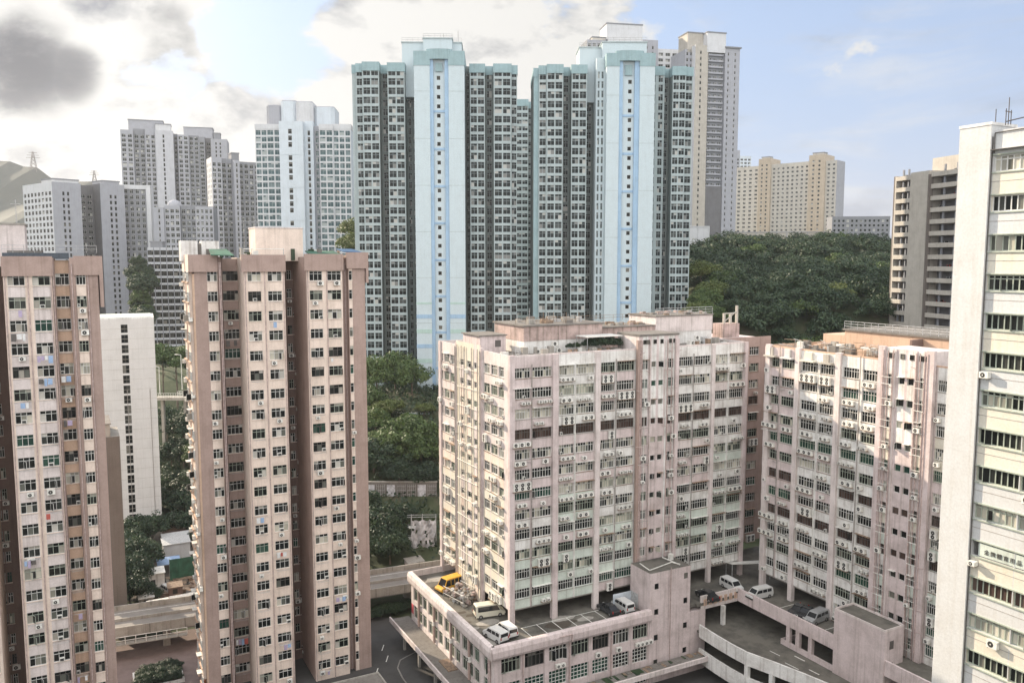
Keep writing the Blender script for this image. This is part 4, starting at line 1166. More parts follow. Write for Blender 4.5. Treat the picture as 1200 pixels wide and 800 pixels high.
for k in range(12):
    x, y = A.r.uniform(xa + .5, xc - 2), A.r.uniform(8.5, 17); q.tube((x, y, zr + 4.66), (x + A.r.uniform(-.2, .2), y, zr + 4.66 + A.r.uniform(.5, 2.2)), .05, MT[A.r.choice(['rusty', 'steel'])], 4)
    q.box(x, y + .3, zr + 4.655, x + A.r.uniform(.4, 1.8), y + 1, zr + 4.66 + A.r.uniform(.2, .9), MT[A.r.choice(['rusty', 'dkconc', 'concrete', 'steel'])])
q.obj('roof_debris', A.root)
for i, (px, dv, zz) in enumerate(((626, 7.0, 0), (634, 7.0, .0), (642, 7.0, 0), (646, 7.2, 1.1), (651, 7.0, 0), (808, 6.5, 0), (813, 6.5, .9), (818, 6.5, 0))):
    A.acs.append((ac_tpl(0), A.X(px, dv, 54), dv, zr + .1 + zz, 0.0))
A.done(lambda x, y: y < 725)

def stands(name, label, cat, dvx, h=0.0, group=None, rootang=AL, off=None):
    px, dv, z = dvx
    Oq = (OA[0] - math.sin(AL) * dv, OA[1] + math.cos(AL) * dv)
    s = s_at(px, Oq, AL, DECK + z)
    return thing(name, label, cat, (Oq[0] + UX * s, Oq[1] + UY * s, DECK + z), rootang, group)
t = stands('roof_canopy', 'pale flat canopy on thin posts over the roof garden', 'canopy', (688, 3.5, zr))
q = QB(); q.box(0, 0, 2.6, 7.0, 3.6, 2.72, MT['acwhite']); q.obj('roof_sheet', t)
for x, y in ((.1, .1), (6.8, .1), (.1, 3.4), (6.8, 3.4)):
    q = QB(); q.tube((x, y, 0), (x, y, 2.595), .05, MT['steel'], 6); q.obj('post', t)

# --- second block, turned to face the street corner
OC = at_z(891, 686, DECK)
C = Industrial('workshop_block', 'pink and white workshop block beside the white building, half shaded by its neighbour', OC, AC90, 'C', 33)
MC = rotm(0, 0, 0)
LC = C.X(1165)
c1 = [(896.3, 913.6), (916, 932.8), (939.4, 958.6), (961, 979)]
c2 = [(988, 1006.5), (1011, 1031)]
xz = C.X(983.5)
C.bays(MC, 0, 0, xz, [(C.X(a), C.X(b)) for a, b in c1], 'C1', nv=6, acp=.62, pier=lambda i: MT['pink' if i < 2 else 'white'])
RC = ROWS + [(1.2, 2.9)]
C.bays(MC, 0, xz, C.X(1036), [(C.X(a), C.X(b)) for a, b in c2], 'C2', z0=-DECK, rows=RC + [(-3.0, -1.3), (-6.2, -4.5)], nv=6, acp=.6, pier=lambda i: MT['white'])
MCs = rotm(0, -.5, 0)
C.bays(MCs, 0, C.X(1036), C.X(1051), [(C.X(1040.5), C.X(1048))], 'C3', z0=-DECK, z1=ZT + 2.0, nv=3, acp=.0, rows=RC)
C.bays(MCs, 0, C.X(1051), C.X(1076), [(C.X(1055.3), C.X(1062.7)), (C.X(1065.8), C.X(1073.4))], 'S', z0=-DECK, z1=ZT + 2.0, nv=1, tr=0, h=1.0, acp=0, rows=RC)
C.bays(MCs, 0, C.X(1076), C.X(1093), [(C.X(1078), C.X(1085))], 'C3', z0=-DECK, z1=ZT + 2.0, nv=3, acp=.0, rows=RC)
for px in (1042, 1046, 1057, 1068, 1079, 1083):
    C.wins.append((window_tpl(.7, .75, 1, 0, 'glassdk', 'dframe', 0), C.X(px), -.55, ZT + .6, 0.0))
C.bays(MC, 0, C.X(1093), LC, [(C.X(1099), C.X(1111.5)), (C.X(1114), C.X(1128)), (C.X(1134), C.X(1152))], 'C3', z0=-DECK, rows=RC, nv=5, acp=.6)
C.wall.box(C.X(1036), -.45, ZT - .2, C.X(1093), 5, ZT + 2.0, MT['palepink'])
C.piers(MC, [.5], 1.0, 0, ZT + .4, 'palepink'); C.piers(MC, [C.X(936)], .9, 0, ZT + .4, 'palepink'); C.piers(MC, [C.X(983.5)], 1.0, 0, ZT + .4, 'palepink')
C.piers(MCs, [C.X(1036)], 1.1, -DECK, ZT + 2.2, 'pink', .25); C.piers(MCs, [C.X(1093)], 1.1, -DECK, ZT + 2.2, 'pink', .25)
C.piers(MCs, [C.X(1051.5), C.X(1075.6)], .3, 0, ZT + 1.9, 'palepink', .14)
C.pipes(MC, [C.X(914.8), C.X(1009)], ZB, ZT + .3); C.pipes(MC, [C.X(959.7), C.X(1097), C.X(1112.7)], ZB, ZT - 1, 'acwhite', .05)
C.pipes(MCs, [C.X(1038.6), C.X(1044), C.X(1049.6), C.X(1077), C.X(1081.5), C.X(1087), C.X(1090.5)], 0, ZT + 1.7, 'pipepink', .08, .28)
for k in range(13):
    z = 1.2 + 3.136 * k
    for p0, p1 in ((1038, 1050), (1077, 1088)):
        C.rack.tube((C.X(p0), -.4, z), (C.X(p1), -.4, z), .05, MT['acwhite'], 4, M=MCs); C.rack.tube((C.X(p0), -.4, z + 1.0), (C.X(p1), -.4, z + 1.0), .04, MT['acwhite'], 4, M=MCs)
        if C.r.random() < .6: C.acs.append((ac_tpl(C.r.choice([0, 1, 3])), C.X(C.r.uniform(p0, p1 - 6)), -.55, z + .05, 0.0))
C.wall.quad((0, 24, ZB), (0, 0, ZB), (0, 0, ZT), (0, 24, ZT), MT['pink']); C.wall.quad((0, 24, ZB), (LC, 24, ZB), (LC, 24, ZT), (0, 24, ZT), MT['pink'])
C.wall.quad((LC, 0, -DECK), (LC, 24, -DECK), (LC, 24, ZT), (LC, 0, ZT), MT['pink'])
C.wall.box(.3, .3, ZB - .35, xz, 23, ZB + .05, MT['concrete']); C.wall.box(2, 9, 0, xz - .3, 9.3, ZB - .36, MT['concrete']); C.wall.box(xz - .25, .3, 0, xz + .05, 9, ZB - .36, MT['concrete'])
q = QB(); q.box(.2, .3, ZT - .9, LC - .2, 23.8, ZT - .6, MT['dkconc']); q.obj('roof', C.root)
q = QB(); roof_things(q, .003, LC - .003, .003, 23.9, ZT - .7, .95, MT['peach'], .22); q.obj('parapet', C.root)
q = Pieces()
x0, x1 = C.X(990, 9, 55), C.X(1150, 9, 55)
q.box(x0, 9, zr, x1, 20, zr + 3.6, MT['peach']); q.box(x0 - .3, 8.7, zr + 3.602, x1, 20.3, zr + 3.9, MT['dkconc'])
q.box(C.X(960, 9, 55), 10, zr, x0 - .35, 18, zr + 2.6, MT['peach']); q.box(x0 + 14, 6.4, zr, x0 + 14.4, 8.9, zr + 3.3, MT['dkbrown'])
q.obj('roof_room', C.root)
q = Pieces()
q.begin(); railing(q, (x0, 8.8, zr + 3.9), (x1, 8.8, zr + 3.9), 1.2, MT['steel'], 1.3, 3, .045)
q.begin(); railing(q, (C.X(985), .6, ZT + .2), (C.X(1036), .6, ZT + .2), 1.1, MT['rusty'], 1.0, 2, .04); q.end()
for k in range(90):
    x, y = C.r.uniform(2, C.X(1034)), C.r.uniform(.8, 8)
    h = C.r.uniform(.5, 2.2)
    q.tube((x, y, zr), (x + C.r.uniform(-.2, .2), y, zr + h), .045, MT[C.r.choice(['rusty', 'steel', 'acwhite'])], 4)
    if C.r.random() < .6: q.tube((x, y, zr + h), (x + C.r.uniform(-3, 3), y + C.r.uniform(-1, 1), zr + h + C.r.uniform(-.3, .3)), .04, MT[C.r.choice(['rusty', 'steel'])], 4)
q.obj('roof_pipework', C.root)
q = Pieces()
for k in range(60):
    x, y = C.r.uniform(.5, C.X(1030)), C.r.uniform(.8, 8); w = C.r.uniform(.4, 1.8)
    q.box(x, y, zr, x + w, y + C.r.uniform(.4, 1.4), zr + C.r.uniform(.5, 1.7), MT[C.r.choice(['rusty', 'dkconc', 'concrete', 'peach', 'acwhite'])])
q.obj('roof_tank', C.root)
q = Pieces()                                                       # round hatches of the top floor terraces
for p0, p1, m in ((899, 911, 'carpark'), (918, 931, 'dwhite'), (941, 957, 'yellow'), (963, 977, 'carpark')):
    a, b = C.X(p0), C.X(p1)
    q.box(a, -.9, ROWS[0][1] + .1, b, -.02, ROWS[0][1] + .35, MT[m]); q.box(a + .5, -.35, ROWS[0][1] + .36, b - .8, .0, ZT - .1, MT[m])
q.obj('terrace_box', C.root)
C.done(lambda x, y: x < 1125)

# ------------------------------------------------------------------ white building at the right edge
OD = at_y(1128, 152, 75.0)
D = thing('white_workshop_building', 'white building with cream bands and long window strips, at the right edge of the photo', 'workshop block', (OD[0], OD[1], 0), AC90)
XD = lambda px, z=OD[2]: s_at(px, OD, AC90, z)
xw, xend = XD(1165), 16.0
ztD = OD[2]
q = QB(); q.box(0, -.35, 0, xw, 3.2, ztD, MT['dwhite']); q.box(-.06, -.41, ztD + .002, xw + .05, 3.3, ztD + .25, MT['white']); q.obj('blank_pier', D)
q = QB()
pw = (OD[0] + math.cos(AC90) * (xw + 1), OD[1] + math.sin(AC90) * (xw + 1))
zc = z_at(191, *pw); pitch = zc - z_at(238.2, *pw)
rows = [(zc - pitch * k - .68, zc - pitch * k + .68) for k in range(21) if zc - pitch * k > 2]
wl, al = [], []
rD = random.Random(4)
dst = ['glasspale', 'glassdk', 'glassind', 'glassdk', 'glassdk', 'glassdk', 'glassind', 'glassdk', 'glassdk', 'glasspale', 'glassdk', 'glassbr', 'glasspale', 'glassdk']
def dspan(ci, ri): return MT['dwhite'] if ri in (0, 1) or ri % 2 == 0 else MT['yellow']
def dspan(ci, ri): return MT[['dwhite', 'yellow', 'dwhite', 'yellow', 'dwhite', 'yellow', 'dwhite', 'yellow', 'yellow', 'dwhite', 'dwhite', 'yellow', 'dwhite', 'yellow'][ri % 14]]
cD = [(xw + .12, xw + 3.9), (xw + 3.98, xw + 7.7), (xw + 7.78, xend - .2)]
facade(q, wl, rotm(0, 0, 0), 0.0, xw, xend, 0, ztD - .5, cD, rows, MT['dwhite'], dspan,
       lambda ci, ri, w, h: window_tpl(w, h, 7, 0 if ri % 3 else .25, dst[ri % 14], 'gframe' if ri > 1 else 'frame', rD.randrange(5), t=.09, opens=.06, ac=.25 if ri in (5, 6) else .0), .3)
q.quad((xend, 0, 0), (xend, 18, 0), (xend, 18, ztD - .5), (xend, 0, ztD - .5), MT['dwhite'])
q.quad((0, 3.2, 0), (0, 18, 0), (0, 18, ztD - .5), (0, 3.2, ztD - .5), MT['dwhite']); q.box(0.01, 3.3, ztD - .8, xend - .01, 18, ztD - .55, MT['dkconc'])
q.quad((xend, 18, 0), (0, 18, 0), (0, 18, ztD - .5), (xend, 18, ztD - .5), MT['dwhite'])
q.obj('wall', D)
q = Pieces()
for lo, hi in rows:
    for z in (lo - .13, hi + .03): q.box(xw + .05, -.12, z, xend, .02, z + .1, MT['gframe'])
    q.box(xw + .02, -.02, lo - .85, xend, -.002, lo - .80, MT['pipe'])
q.obj('sill', D)
q = Pieces(); q.tube((xw + .03, -.12, 0), (xw + .03, -.12, ztD - 1), .06, MT['dframe'], 5); q.tube((xw + .2, -.1, rows[0][1] + .2), (xw + .2, -.1, ztD - .7), .05, MT['dframe'], 4); q.tube((xw + .2, -.1, ztD - .7), (xend, -.1, ztD - .5), .05, MT['dframe'], 4)
q.tube((xw + .1, -.5, rows[0][1] + .45), (xend, -.5, rows[0][1] + .45), .05, MT['dframe'], 4); q.box(xw + .1, -.5, rows[0][1] + .42, xend, -.01, rows[0][1] + .46, MT['steel'])
q.obj('drain_pipe', D)
q = Pieces()
for px, h in ((1158, 1.5), (1173, 2.3), (1170, 1.4), (1176, 1.2)): q.tube((XD(px), 1, ztD), (XD(px), 1, ztD + h), .045, MT['dframe'], 4)
q.tube((XD(1169), 1, ztD + 1.2), (XD(1177), 1, ztD + 1.0), .04, MT['dframe'], 4); q.tube((XD(1170), 1, ztD + .3), (XD(1200), 1, ztD + .5), .05, MT['dframe'], 4)
q.obj('aerial', D)
# sign strip with six characters in one window row
lo, hi = rows[10] if abs(z_at(655, *pw) - (rows[10][0] + .68)) < 2 else rows[9]
zs = min(range(len(rows)), key=lambda k: abs((rows[k][0] + .68) - z_at(655, *pw)))
lo, hi = rows[zs]
q = QB(); q.box(XD(1146, lo), .02, lo + .1, xend - 6, .1, hi - .1, MT['green']); sb = q.obj('sign_board', D)
cu = bpy.data.curves.new('lettering', 'FONT'); cu.body = '金牌體育用品'; cu.size = .5; cu.extrude = .012; cu.space_character = 1.3; cu.materials.append(MT['ink'])
xl = XD(1152.5, lo)
tx = bpy.data.objects.new('lettering', cu); COL.objects.link(tx); tx.parent = sb; tx.location = (xl, -.012, lo + .4); tx.rotation_euler = (math.pi / 2, 0, 0)
cu.align_x = 'LEFT'
bpy.context.view_layer.update()
dg = bpy.context.evaluated_depsgraph_get()
me_ = bpy.data.meshes.new_from_object(tx.evaluated_get(dg))
t2 = link('lettering', me_, sb, tx.location); t2.rotation_euler = tx.rotation_euler
bpy.data.objects.remove(tx); t2.name = 'lettering'
wl = [w for w in wl if abs(w[3] - lo) > .2 or w[1] > 12]
for x, ri, k in ((xw + .25, 5, 1), (xw + .2, zs - 0, 3), (xw + 4.5, 8, 0), (xw + 2.2, 12, 0), (xw + 5.5, 4, 1)):
    al.append((ac_tpl(k), x, 0.0, rows[ri][0] - (.85 if k != 2 else 1.5), 0.0))
emit(D, (OD[0], OD[1], 0), AC90, wl, 'window', 'window_rows', 100)
emit(D, (OD[0], OD[1], 0), AC90, al, 'air_conditioner', 'air_conditioners', 100)
# ------------------------------------------------------------------ terrain
def sm(t):
    t = np.clip(t, 0, 1); return t * t * (3 - 2 * t)
def H(x, y):
    x = np.asarray(x, float); y = np.asarray(y, float)
    k = sm((x + 90) / 45)
    y0 = 226 + (170 - 226) * k
    z = 29 * sm((y - y0) / 72)
    hill = sm((x - 46) / 13) * (np.interp(y, [188, 210, 230, 262, 335, 500, 800], [0, 12, 23, 28, 41, 47, 50]))
    z = z + hill * sm((1500 - y) / 700)
    z = z + 66 * np.exp(-((x + 112) / 42) ** 2 - ((y - 500) / 60) ** 2)
    return z
gx = np.unique(np.concatenate([np.linspace(-2900, -400, 12), np.linspace(-400, 400, 101), np.linspace(400, 2900, 12)]))
gy = np.unique(np.concatenate([np.linspace(-700, 0, 6), np.linspace(0, 640, 91), np.linspace(640, 3900, 18)]))
XX, YY = np.meshgrid(gx, gy)
ZZ = H(XX, YY)
nx, ny = len(gx), len(gy)
V = np.stack([XX.ravel(), YY.ravel(), ZZ.ravel()], 1)
I = (np.arange(ny - 1)[:, None] * nx + np.arange(nx - 1)[None, :]).ravel()
m, nt, b = nodes_of('ground_soil_and_scrub')
tc = N(nt, 'ShaderNodeTexCoord'); n1 = N(nt, 'ShaderNodeTexNoise', Scale=.12, Detail=8.0, Roughness=.7); nt.links.new(tc.outputs['Object'], n1.inputs['Vector'])
r = ramp(nt, [(.35, (.028, .042, .018)), (.55, (.05, .062, .028)), (.72, (.12, .10, .075))]); nt.links.new(n1.outputs['Fac'], r.inputs[0]); nt.links.new(r.outputs[0], b.inputs['Base Color']); b.inputs['Roughness'].default_value = .95
q = QB(); q.add(V, np.stack([I, I + 1, I + nx + 1, I + nx], 1), m); g = q.obj('ground'); tag(g, kind='structure')

# mountain on the far left
mx = np.linspace(-1500, 900, 90); rows_ = np.linspace(0, 1, 26)
def ridge(x):
    px = 600 + FPX * x / 1700.0
    y = np.interp(px, [-900, -400, -120, 0, 37, 54, 81, 120, 170, 240, 400, 700], [120, 138, 168, 184, 198, 204, 210, 219, 228, 240, 268, 300])
    return (305 - y) / FPX * 1700 + CAMZ
X2, T2 = np.meshgrid(mx, rows_)
rg = ridge(X2) + 6 * np.sin(X2 * .05) + 4 * np.sin(X2 * .13 + 1)
Y2 = 1700 - 700 * (1 - T2) + 40 * np.sin(X2 * .012 + T2 * 3) * (1 - T2)
Z2 = 20 + (rg - 20) * T2 ** 1.25 + 14 * np.sin(X2 * .02 + 2) * np.sin(T2 * 7) * (1 - T2) * T2 * 4
V = np.stack([X2.ravel(), Y2.ravel(), Z2.ravel()], 1)
back = V[-len(mx):] + np.array([0, 500, -230]); V = np.vstack([V, back])
nx = len(mx); I = (np.arange(26)[:, None] * nx + np.arange(nx - 1)[None, :]).ravel()
mm = wall('mountain_scrub', (.034, .046, .042), .5, streak=0, dcol=(.022, .032, .032), bump=0)
q = QB(); q.add(V, np.stack([I, I + 1, I + nx + 1, I + nx], 1), mm); tag(q.obj('mountain'), kind='structure')
def pylon(px, ybase, ytop, label):
    Y = 1690.0
    x, _, zb = at_y(px, ybase, Y); zt = z_at(ytop, x, Y)
    h = zt - zb + 6
    t = thing('transmission_tower', label, 'pylon', (x, Y, zb - 6), 0.3, 'pylons on the mountain')
    q = QB(); w = h * .16
    for sx in (-1, 1):
        for sy in (-1, 1): q.tube((sx * w, sy * w, 0), (sx * w * .12, sy * w * .12, h), .55, MT['taupe'], 4)
    for k in range(5):
        z0, z1 = h * k / 6, h * (k + 1) / 6; a, bb = w * (1 - .88 * k / 6), w * (1 - .88 * (k + 1) / 6)
        for s in (-1, 1):
            q.tube((-a, s * a, z0), (bb, s * bb, z1), .3, MT['taupe'], 3); q.tube((a, s * a, z0), (-bb, s * bb, z1), .3, MT['taupe'], 3)
    q.obj('lattice_mast', t)
    q = QB()
    for z, L in ((.72, .30), (.84, .26), (.96, .18)): q.tube((-L * h, 0, h * z), (L * h, 0, h * z), .45, MT['taupe'], 4)
    q.obj('cross_arm', t)
pylon(39.5, 199, 178, 'lattice pylon on the mountain ridge, farther left and clear against the cloud')
pylon(111, 215, 200, 'lattice pylon behind the white estate block, showing only its top')

# ------------------------------------------------------------------ street level sheets
def sheet(name, pts, z, m, kind='structure', thick=None):
    q = QB(); n = len(pts)
    q.V.append(np.array([(x, y, z) for x, y in pts], float)); q.n = n
    q.F.append(np.array([[0, 1, 2, 3]])[:0]); q.MI.append(np.array([], int)); q.NG.append((list(range(n)), q.mi(m)))
    return tag(q.obj(name), kind=kind)
def gz(px, py, z=0.0): p = at_z(px, py, z); return (p[0], p[1])
sheet('street', [(-140, 60), (60, 60), (60, 128), (20, 150), (-30, 153), (-140, 108)], .02, MT['asphalt'])
sheet('paved_court', [(-66, 104), gz(243, 812), gz(240, 734), gz(140, 752)], .028, MT['paving'])
sheet('lot_ground', [(-110, 145), (-10, 190), (-10, 214), (-140, 205)], .02, MT['earth'])
# kerb of the bend beside the podium
pts = [gz(*p) for p in ((527, 752), (505, 758), (484, 766), (469, 774), (466, 783), (472, 795), (484, 812), (500, 830))]
q = QB(); PW = pts + [gz(600, 830), gz(560, 752)]
q.prism(PW, .024, .15, MT['concrete'], MT['asphalt']); tag(q.obj('pavement'), kind='structure')
q = QB()
for a, b_ in zip(pts[:-1], pts[1:]): q.tube((*a, .12), (*b_, .12), .13, MT['roadconc'], 5)
tag(q.obj('kerb'), kind='structure')
q = QB()
for px, py in ((447, 762), (452, 775), (440, 790)):
    a = gz(px, py); q.box(a[0], a[1], .026, a[0] + .15, a[1] + 2.2, .03, MT['paint'])
tag(q.obj('road_marking'), kind='structure')

# ------------------------------------------------------------------ elevated road
HA = R(22.3)
HZ = 4.6
hp = at_z(190, 733, HZ)
HM = rotm(hp[0], hp[1], HA)
hl0, hl1, HW = -36.0, 66.0, 9.5
hroot = thing('elevated_road', 'low elevated road with concrete parapets passing behind the pink blocks', 'flyover', (hp[0], hp[1], 0), HA)
q = QB(); q.box(hl0, 0, HZ - 1.0, hl1, HW, HZ - .02, MT['roadconc']); q.obj('road_deck', hroot)
q = Pieces(); q.box(hl0, .3, HZ - .018, hl1, HW - .3, HZ, MT['roadconc']); 
for y in (2.0, 5.2, 8.4): q.box(hl0, y, HZ + .002, hl1, y + .14, HZ + .006, MT['paint'])
q.obj('carriageway', hroot)
q = Pieces(); q.box(hl0, -.25, HZ - .7, hl1, 0.02, HZ + .95, MT['concrete']); q.box(hl0, HW - .02, HZ - .7, hl1, HW + .25, HZ + 1.0, MT['concrete']); q.box(hl0, 4.6, HZ + .01, hl1, 4.85, HZ + .55, MT['concrete'])
for k in range(18):
    x = hl0 + (hl1 - hl0) * k / 18; q.box(x, -.32, HZ - .7, x + .12, -.25, HZ + .98, MT['dkconc']); q.box(x, HW - .1, HZ + .3, x + .12, HW - .03, HZ + 1.02, MT['dkconc'])
q.obj('parapet', hroot)
for k in range(7):
    q = QB(); x = hl0 + 6 + k * 15; q.box(x, 2, 0, x + 1.2, HW - 2, HZ - 1.002, MT['concrete']); q.obj('pier', hroot)
q = QB(); railing(q, (-14, -1.4, HZ - 1.6), (4, -1.4, HZ - 1.6), 1.3, MT['acwhite'], 1.6, 2, .06); q.box(-14, -1.6, HZ - 1.75, 4, -.34, HZ - 1.6, MT['concrete'])
q.obj('walkway_railing', hroot)

# ------------------------------------------------------------------ podium under the first block
PTOP = 12.6
PC = at_z(578, 757, PTOP)
pod = thing('parking_podium', 'two storey pink parking podium under the large workshop block, with a vehicle deck on top', 'podium', (PC[0], PC[1], 0), AL)
PL = 33.0
PX = lambda px, z=9.3, dv=0.0: s_at(px, (PC[0] - math.sin(AL) * dv, PC[1] + math.cos(AL) * dv), AL, z)
pst = PX(760.5, 8)                                              # stair block starts here
bridge0, bridge1 = PX(821, 11.5), PX(864, 11.8)
q = QB(); pw_, pa_ = [], []
fc = [(PX(a), PX(b_)) for a, b_ in ((587.5, 610), (615, 638), (643.5, 664.5), (669.5, 690), (694.5, 713.6), (718.6, 737.5), (741.5, 759))]
prow = [(8.0, 10.3), (4.1, 6.5), (.4, 2.9)]
rp = random.Random(8)
def pwin(ci, ri, w, h): return window_tpl(w, h, 5, .28 if ri == 0 else 0, ['glassdk', 'glassgr', 'glassdk'][(ci * 3 + ri) % 3] if ci < 5 else 'glassdk', ['gframe', 'dframe', 'frame'][(ci + ri) % 3] if ri == 0 else 'frame', rp.randrange(4), t=.08, mid=4 if ri == 1 else 0, opens=.06)
facade(q, pw_, rotm(0, 0, 0), 0, 0, pst, 0, 10.95, fc, prow, MT['pink'], MT['pink'], pwin, .3)
LWc = [(1.2, 3.2)] + [(4.6 + 7 * k + d, 4.6 + 7 * k + d + 1.95) for k in range(4) for d in (.1, 2.25, 4.4)]
LWc = [(PL - b_, PL - a) for a, b_ in LWc if b_ < PL - .3]
facade(q, pw_, rotm(0, PL, -math.pi / 2), -math.pi / 2, 0, PL, 0, 10.95, LWc, [(7.7, 10.2), (4.5, 6.8), (.3, 2.8)], MT['palepink'], MT['palepink'],
       lambda ci, ri, w, h: window_tpl(w, h, 3, .3, ['glassdk', 'glassdk', 'glassdk', 'glassgr'][rp.randrange(4)], 'gframe', rp.randrange(4), t=.08, opens=.08), .3)
q.quad((0, PL, 0), (PX(900), PL, 0), (PX(900), PL, 10.9), (0, PL, 10.9), MT['concrete'])
q.obj('wall', pod)
q = Pieces()                                                       # rounded parapet
prof = [(-.55, 10.6), (-.75, 11.0), (-.8, 11.9), (-.62, 12.5), (-.3, PTOP), (.12, PTOP), (.12, 11.3), (.02, 10.6)]
q.profile(prof[::-1], -.55, pst - .003, MT['pink'])
q.profile([(y, z) for y, z in prof][::-1], -PL, .55, MT['palepink'], rotm(0, 0, -math.pi / 2) @ rotm(0, 0, 0))
q.box(.13, PL - .2, 11.3, PX(640), PL, PTOP, MT['palepink'])
q.obj('parapet', pod)
q = QB(); DX1 = OC[0]
q.box(.13, .13, 11.0, PX(821, 11.5), PL - .21, DECK, MT['deck']); q.obj('parking_deck', pod)
q = Pieces()
for k in range(11):
    x = 7.5 + k * 2.7
    if k < 4 or k > 3: q.box(x, .8, DECK + .004, x + .13, 5.4, DECK + .008, MT['paint'])
q.box(7.5, 5.402, DECK + .004, 34.5, 5.53, DECK + .008, MT['paint'])
q.obj('bay_marking', pod)
q = Pieces()
for k in range(16):
    x, y, w_ = rp.uniform(1, 30), rp.uniform(.8, 5.5) if k % 2 else rp.uniform(6.5, 30), rp.uniform(.8, 3.2)
    if y > 6: x = rp.uniform(.8, 4.5)
    n_ = 9; pts_ = [(x + w_ * (.6 + .4 * rp.random()) * math.cos(6.283 * i / n_), y + w_ * .5 * (.6 + .4 * rp.random()) * math.sin(6.283 * i / n_)) for i in range(n_)]
    q.prism([(max(.3, a), min(max(.3, b_), 32)) for a, b_ in pts_], DECK + .0012 + .0001 * k, DECK + .0022 + .0001 * k, MT['earth' if k % 3 else 'concrete'])
q.obj('deck_stain', pod)
q = Pieces()
for x in (fc[0][1] + .35, fc[2][1] + .35, fc[4][1] + .35): q.tube((x, -.2, .5), (x, -.2, 11), .1, MT['pipepink'], 6)
q.tube((fc[2][1] + .35, -.9, 10.9), (fc[2][1] + .35, -.9, 12.0), .08, MT['pipepink'], 6); q.tube((fc[2][1] - 1.8, -.9, 12.0), (fc[2][1] + .35, -.9, 12.0), .08, MT['pipepink'], 6)
for k in range(5): q.tube((-.22, .9 + 6.98 * k, 4), (-.22, .9 + 6.98 * k, 10.6), .22, MT['brown'] if k else MT['pipepink'], 6)
q.obj('drain_pipe', pod)
for ci, n, k in ((2, 2, 1), (4, 1, 0), (5, 1, 0), (6, 4, 1)):
    for i in range(n): pa_.append((ac_tpl(k), fc[ci][0] + (1.0 if ci == 2 else .4) + i * .82, 0, 7.0, 0.0))
for v in (8.2, 15.4, 22.6): pa_.append((ac_tpl(0), 0.0, v, 7.0, -math.pi / 2))
emit(pod, (PC[0], PC[1], 0), AL, pw_, 'window', 'window_rows', 100)
emit(pod, (PC[0], PC[1], 0), AL, pa_, 'air_conditioner', 'air_conditioners', 100)
q = Pieces(); q.box(-3.4, -1.0, 3.45, -.02, PL + 1.5, 3.7, MT['dkconc']); q.box(-3.65, -1.2, 3.3, -3.4, PL + 1.7, 4.15, MT['palepink']); q.box(-1.9, 12, 3.702, -.3, 16, 3.85, MT['rusty']); q.obj('canopy', pod)
q = Pieces(); q.box(PX(640, 4), -3.2, 3.35, PX(826, 4, -3), -.72, 3.6, MT['dkconc']); q.box(PX(640, 4), -3.5, 3.2, PX(826, 4, -3) + .3, -3.2, 3.95, MT['palepink'])
rq = random.Random(3)
for k in range(40):
    x = rq.uniform(PX(650), PX(815)); q.box(x, -2.9 + rq.random() * 1.6, 3.602, x + rq.uniform(.2, .9), -1.2 + rq.random() * .4, 3.602 + rq.uniform(.03, .12), MT[rq.choice(['dkconc', 'leafdk', 'rusty'])])
q.obj('front_canopy', pod)
q = QB(); q.box(-.06, PL - 1.05, 5.0, -.002, PL - .15, 6.7, MT['red']); q.obj('red_panel', pod)
q = QB(); q.box(-3.75, 4.0, 2.0, -3.66, 10.5, 3.2, MT['white']); 
for k in range(9): q.box(-3.78, 4.4 + k * .66, 2.3, -3.752, 4.75 + k * .66, 2.9, MT['ink'])
q.obj('hanging_sign', pod)
q = Pieces()
for k in range(5): q.box(-3.0, 1 + 7 * k, .16, -2.6, 1.4 + 7 * k, 3.445, MT['concrete'])
q.obj('canopy_post', pod)

# stair block at the podium's right end
p0 = pst
stp = thing('stair_block', 'pink stair block with six tiny dark windows, between the parking podium and the ramp', 'stair block', (PC[0] + UX * p0, PC[1] + UY * p0, 0), AL)
w1 = PX(808, 12) - p0; w2 = PX(826, 8) - p0
pz = z_at(672, PC[0] + UX * p0, PC[1] + UY * p0)
q = QB()
sc_ = [(.9, 1.75), (w1 - 1.35, w1 - .5)]
r1 = [z_at(y, PC[0] + UX * (p0 + 1), PC[1] + UY * (p0 + 1)) for y in (687, 717, 747, 776)]
r2 = [z_at(y, PC[0] + UX * (p0 + w1 - 1), PC[1] + UY * (p0 + w1 - 1)) for y in (674, 703, 732, 761)]
sw = []
half = w1 * .5
facade(q, sw, rotm(0, -.1, 0), 0, 0, half, 0, pz, [sc_[0]], [(z - .5, z + .5) for z in r1], MT['pink'], MT['pink'], lambda c, r_, w, h: window_tpl(w, h, 1, 0, 'glassdk', 'dframe', 0), .2)
facade(q, sw, rotm(0, -.1, 0), 0, half, w1, 0, pz, [sc_[1]], [(z - .5, z + .5) for z in r2], MT['pink'], MT['pink'], lambda c, r_, w, h: window_tpl(w, h, 1, 0, 'glassdk', 'dframe', 0), .2)
q.quad((0, 5.2, 0), (0, -.1, 0), (0, -.1, pz), (0, 5.2, pz), MT['pink']); q.quad((w1, -.1, 0), (w1, 5.2, 0), (w1, 5.2, pz), (w1, -.1, pz), MT['pink']); q.quad((w1, 5.2, 0), (0, 5.2, 0), (0, 5.2, pz), (w1, 5.2, pz), MT['pink'])
q.box(w1 + .002, -.07, 0, w2, 4, 10.35, MT['pink'])
q.obj('wall', stp)
q = QB(); q.box(.003, -.097, pz - .15, w1 - .003, 5.19, pz + .01, MT['deck']); q.obj('roof', stp)
q = Pieces()
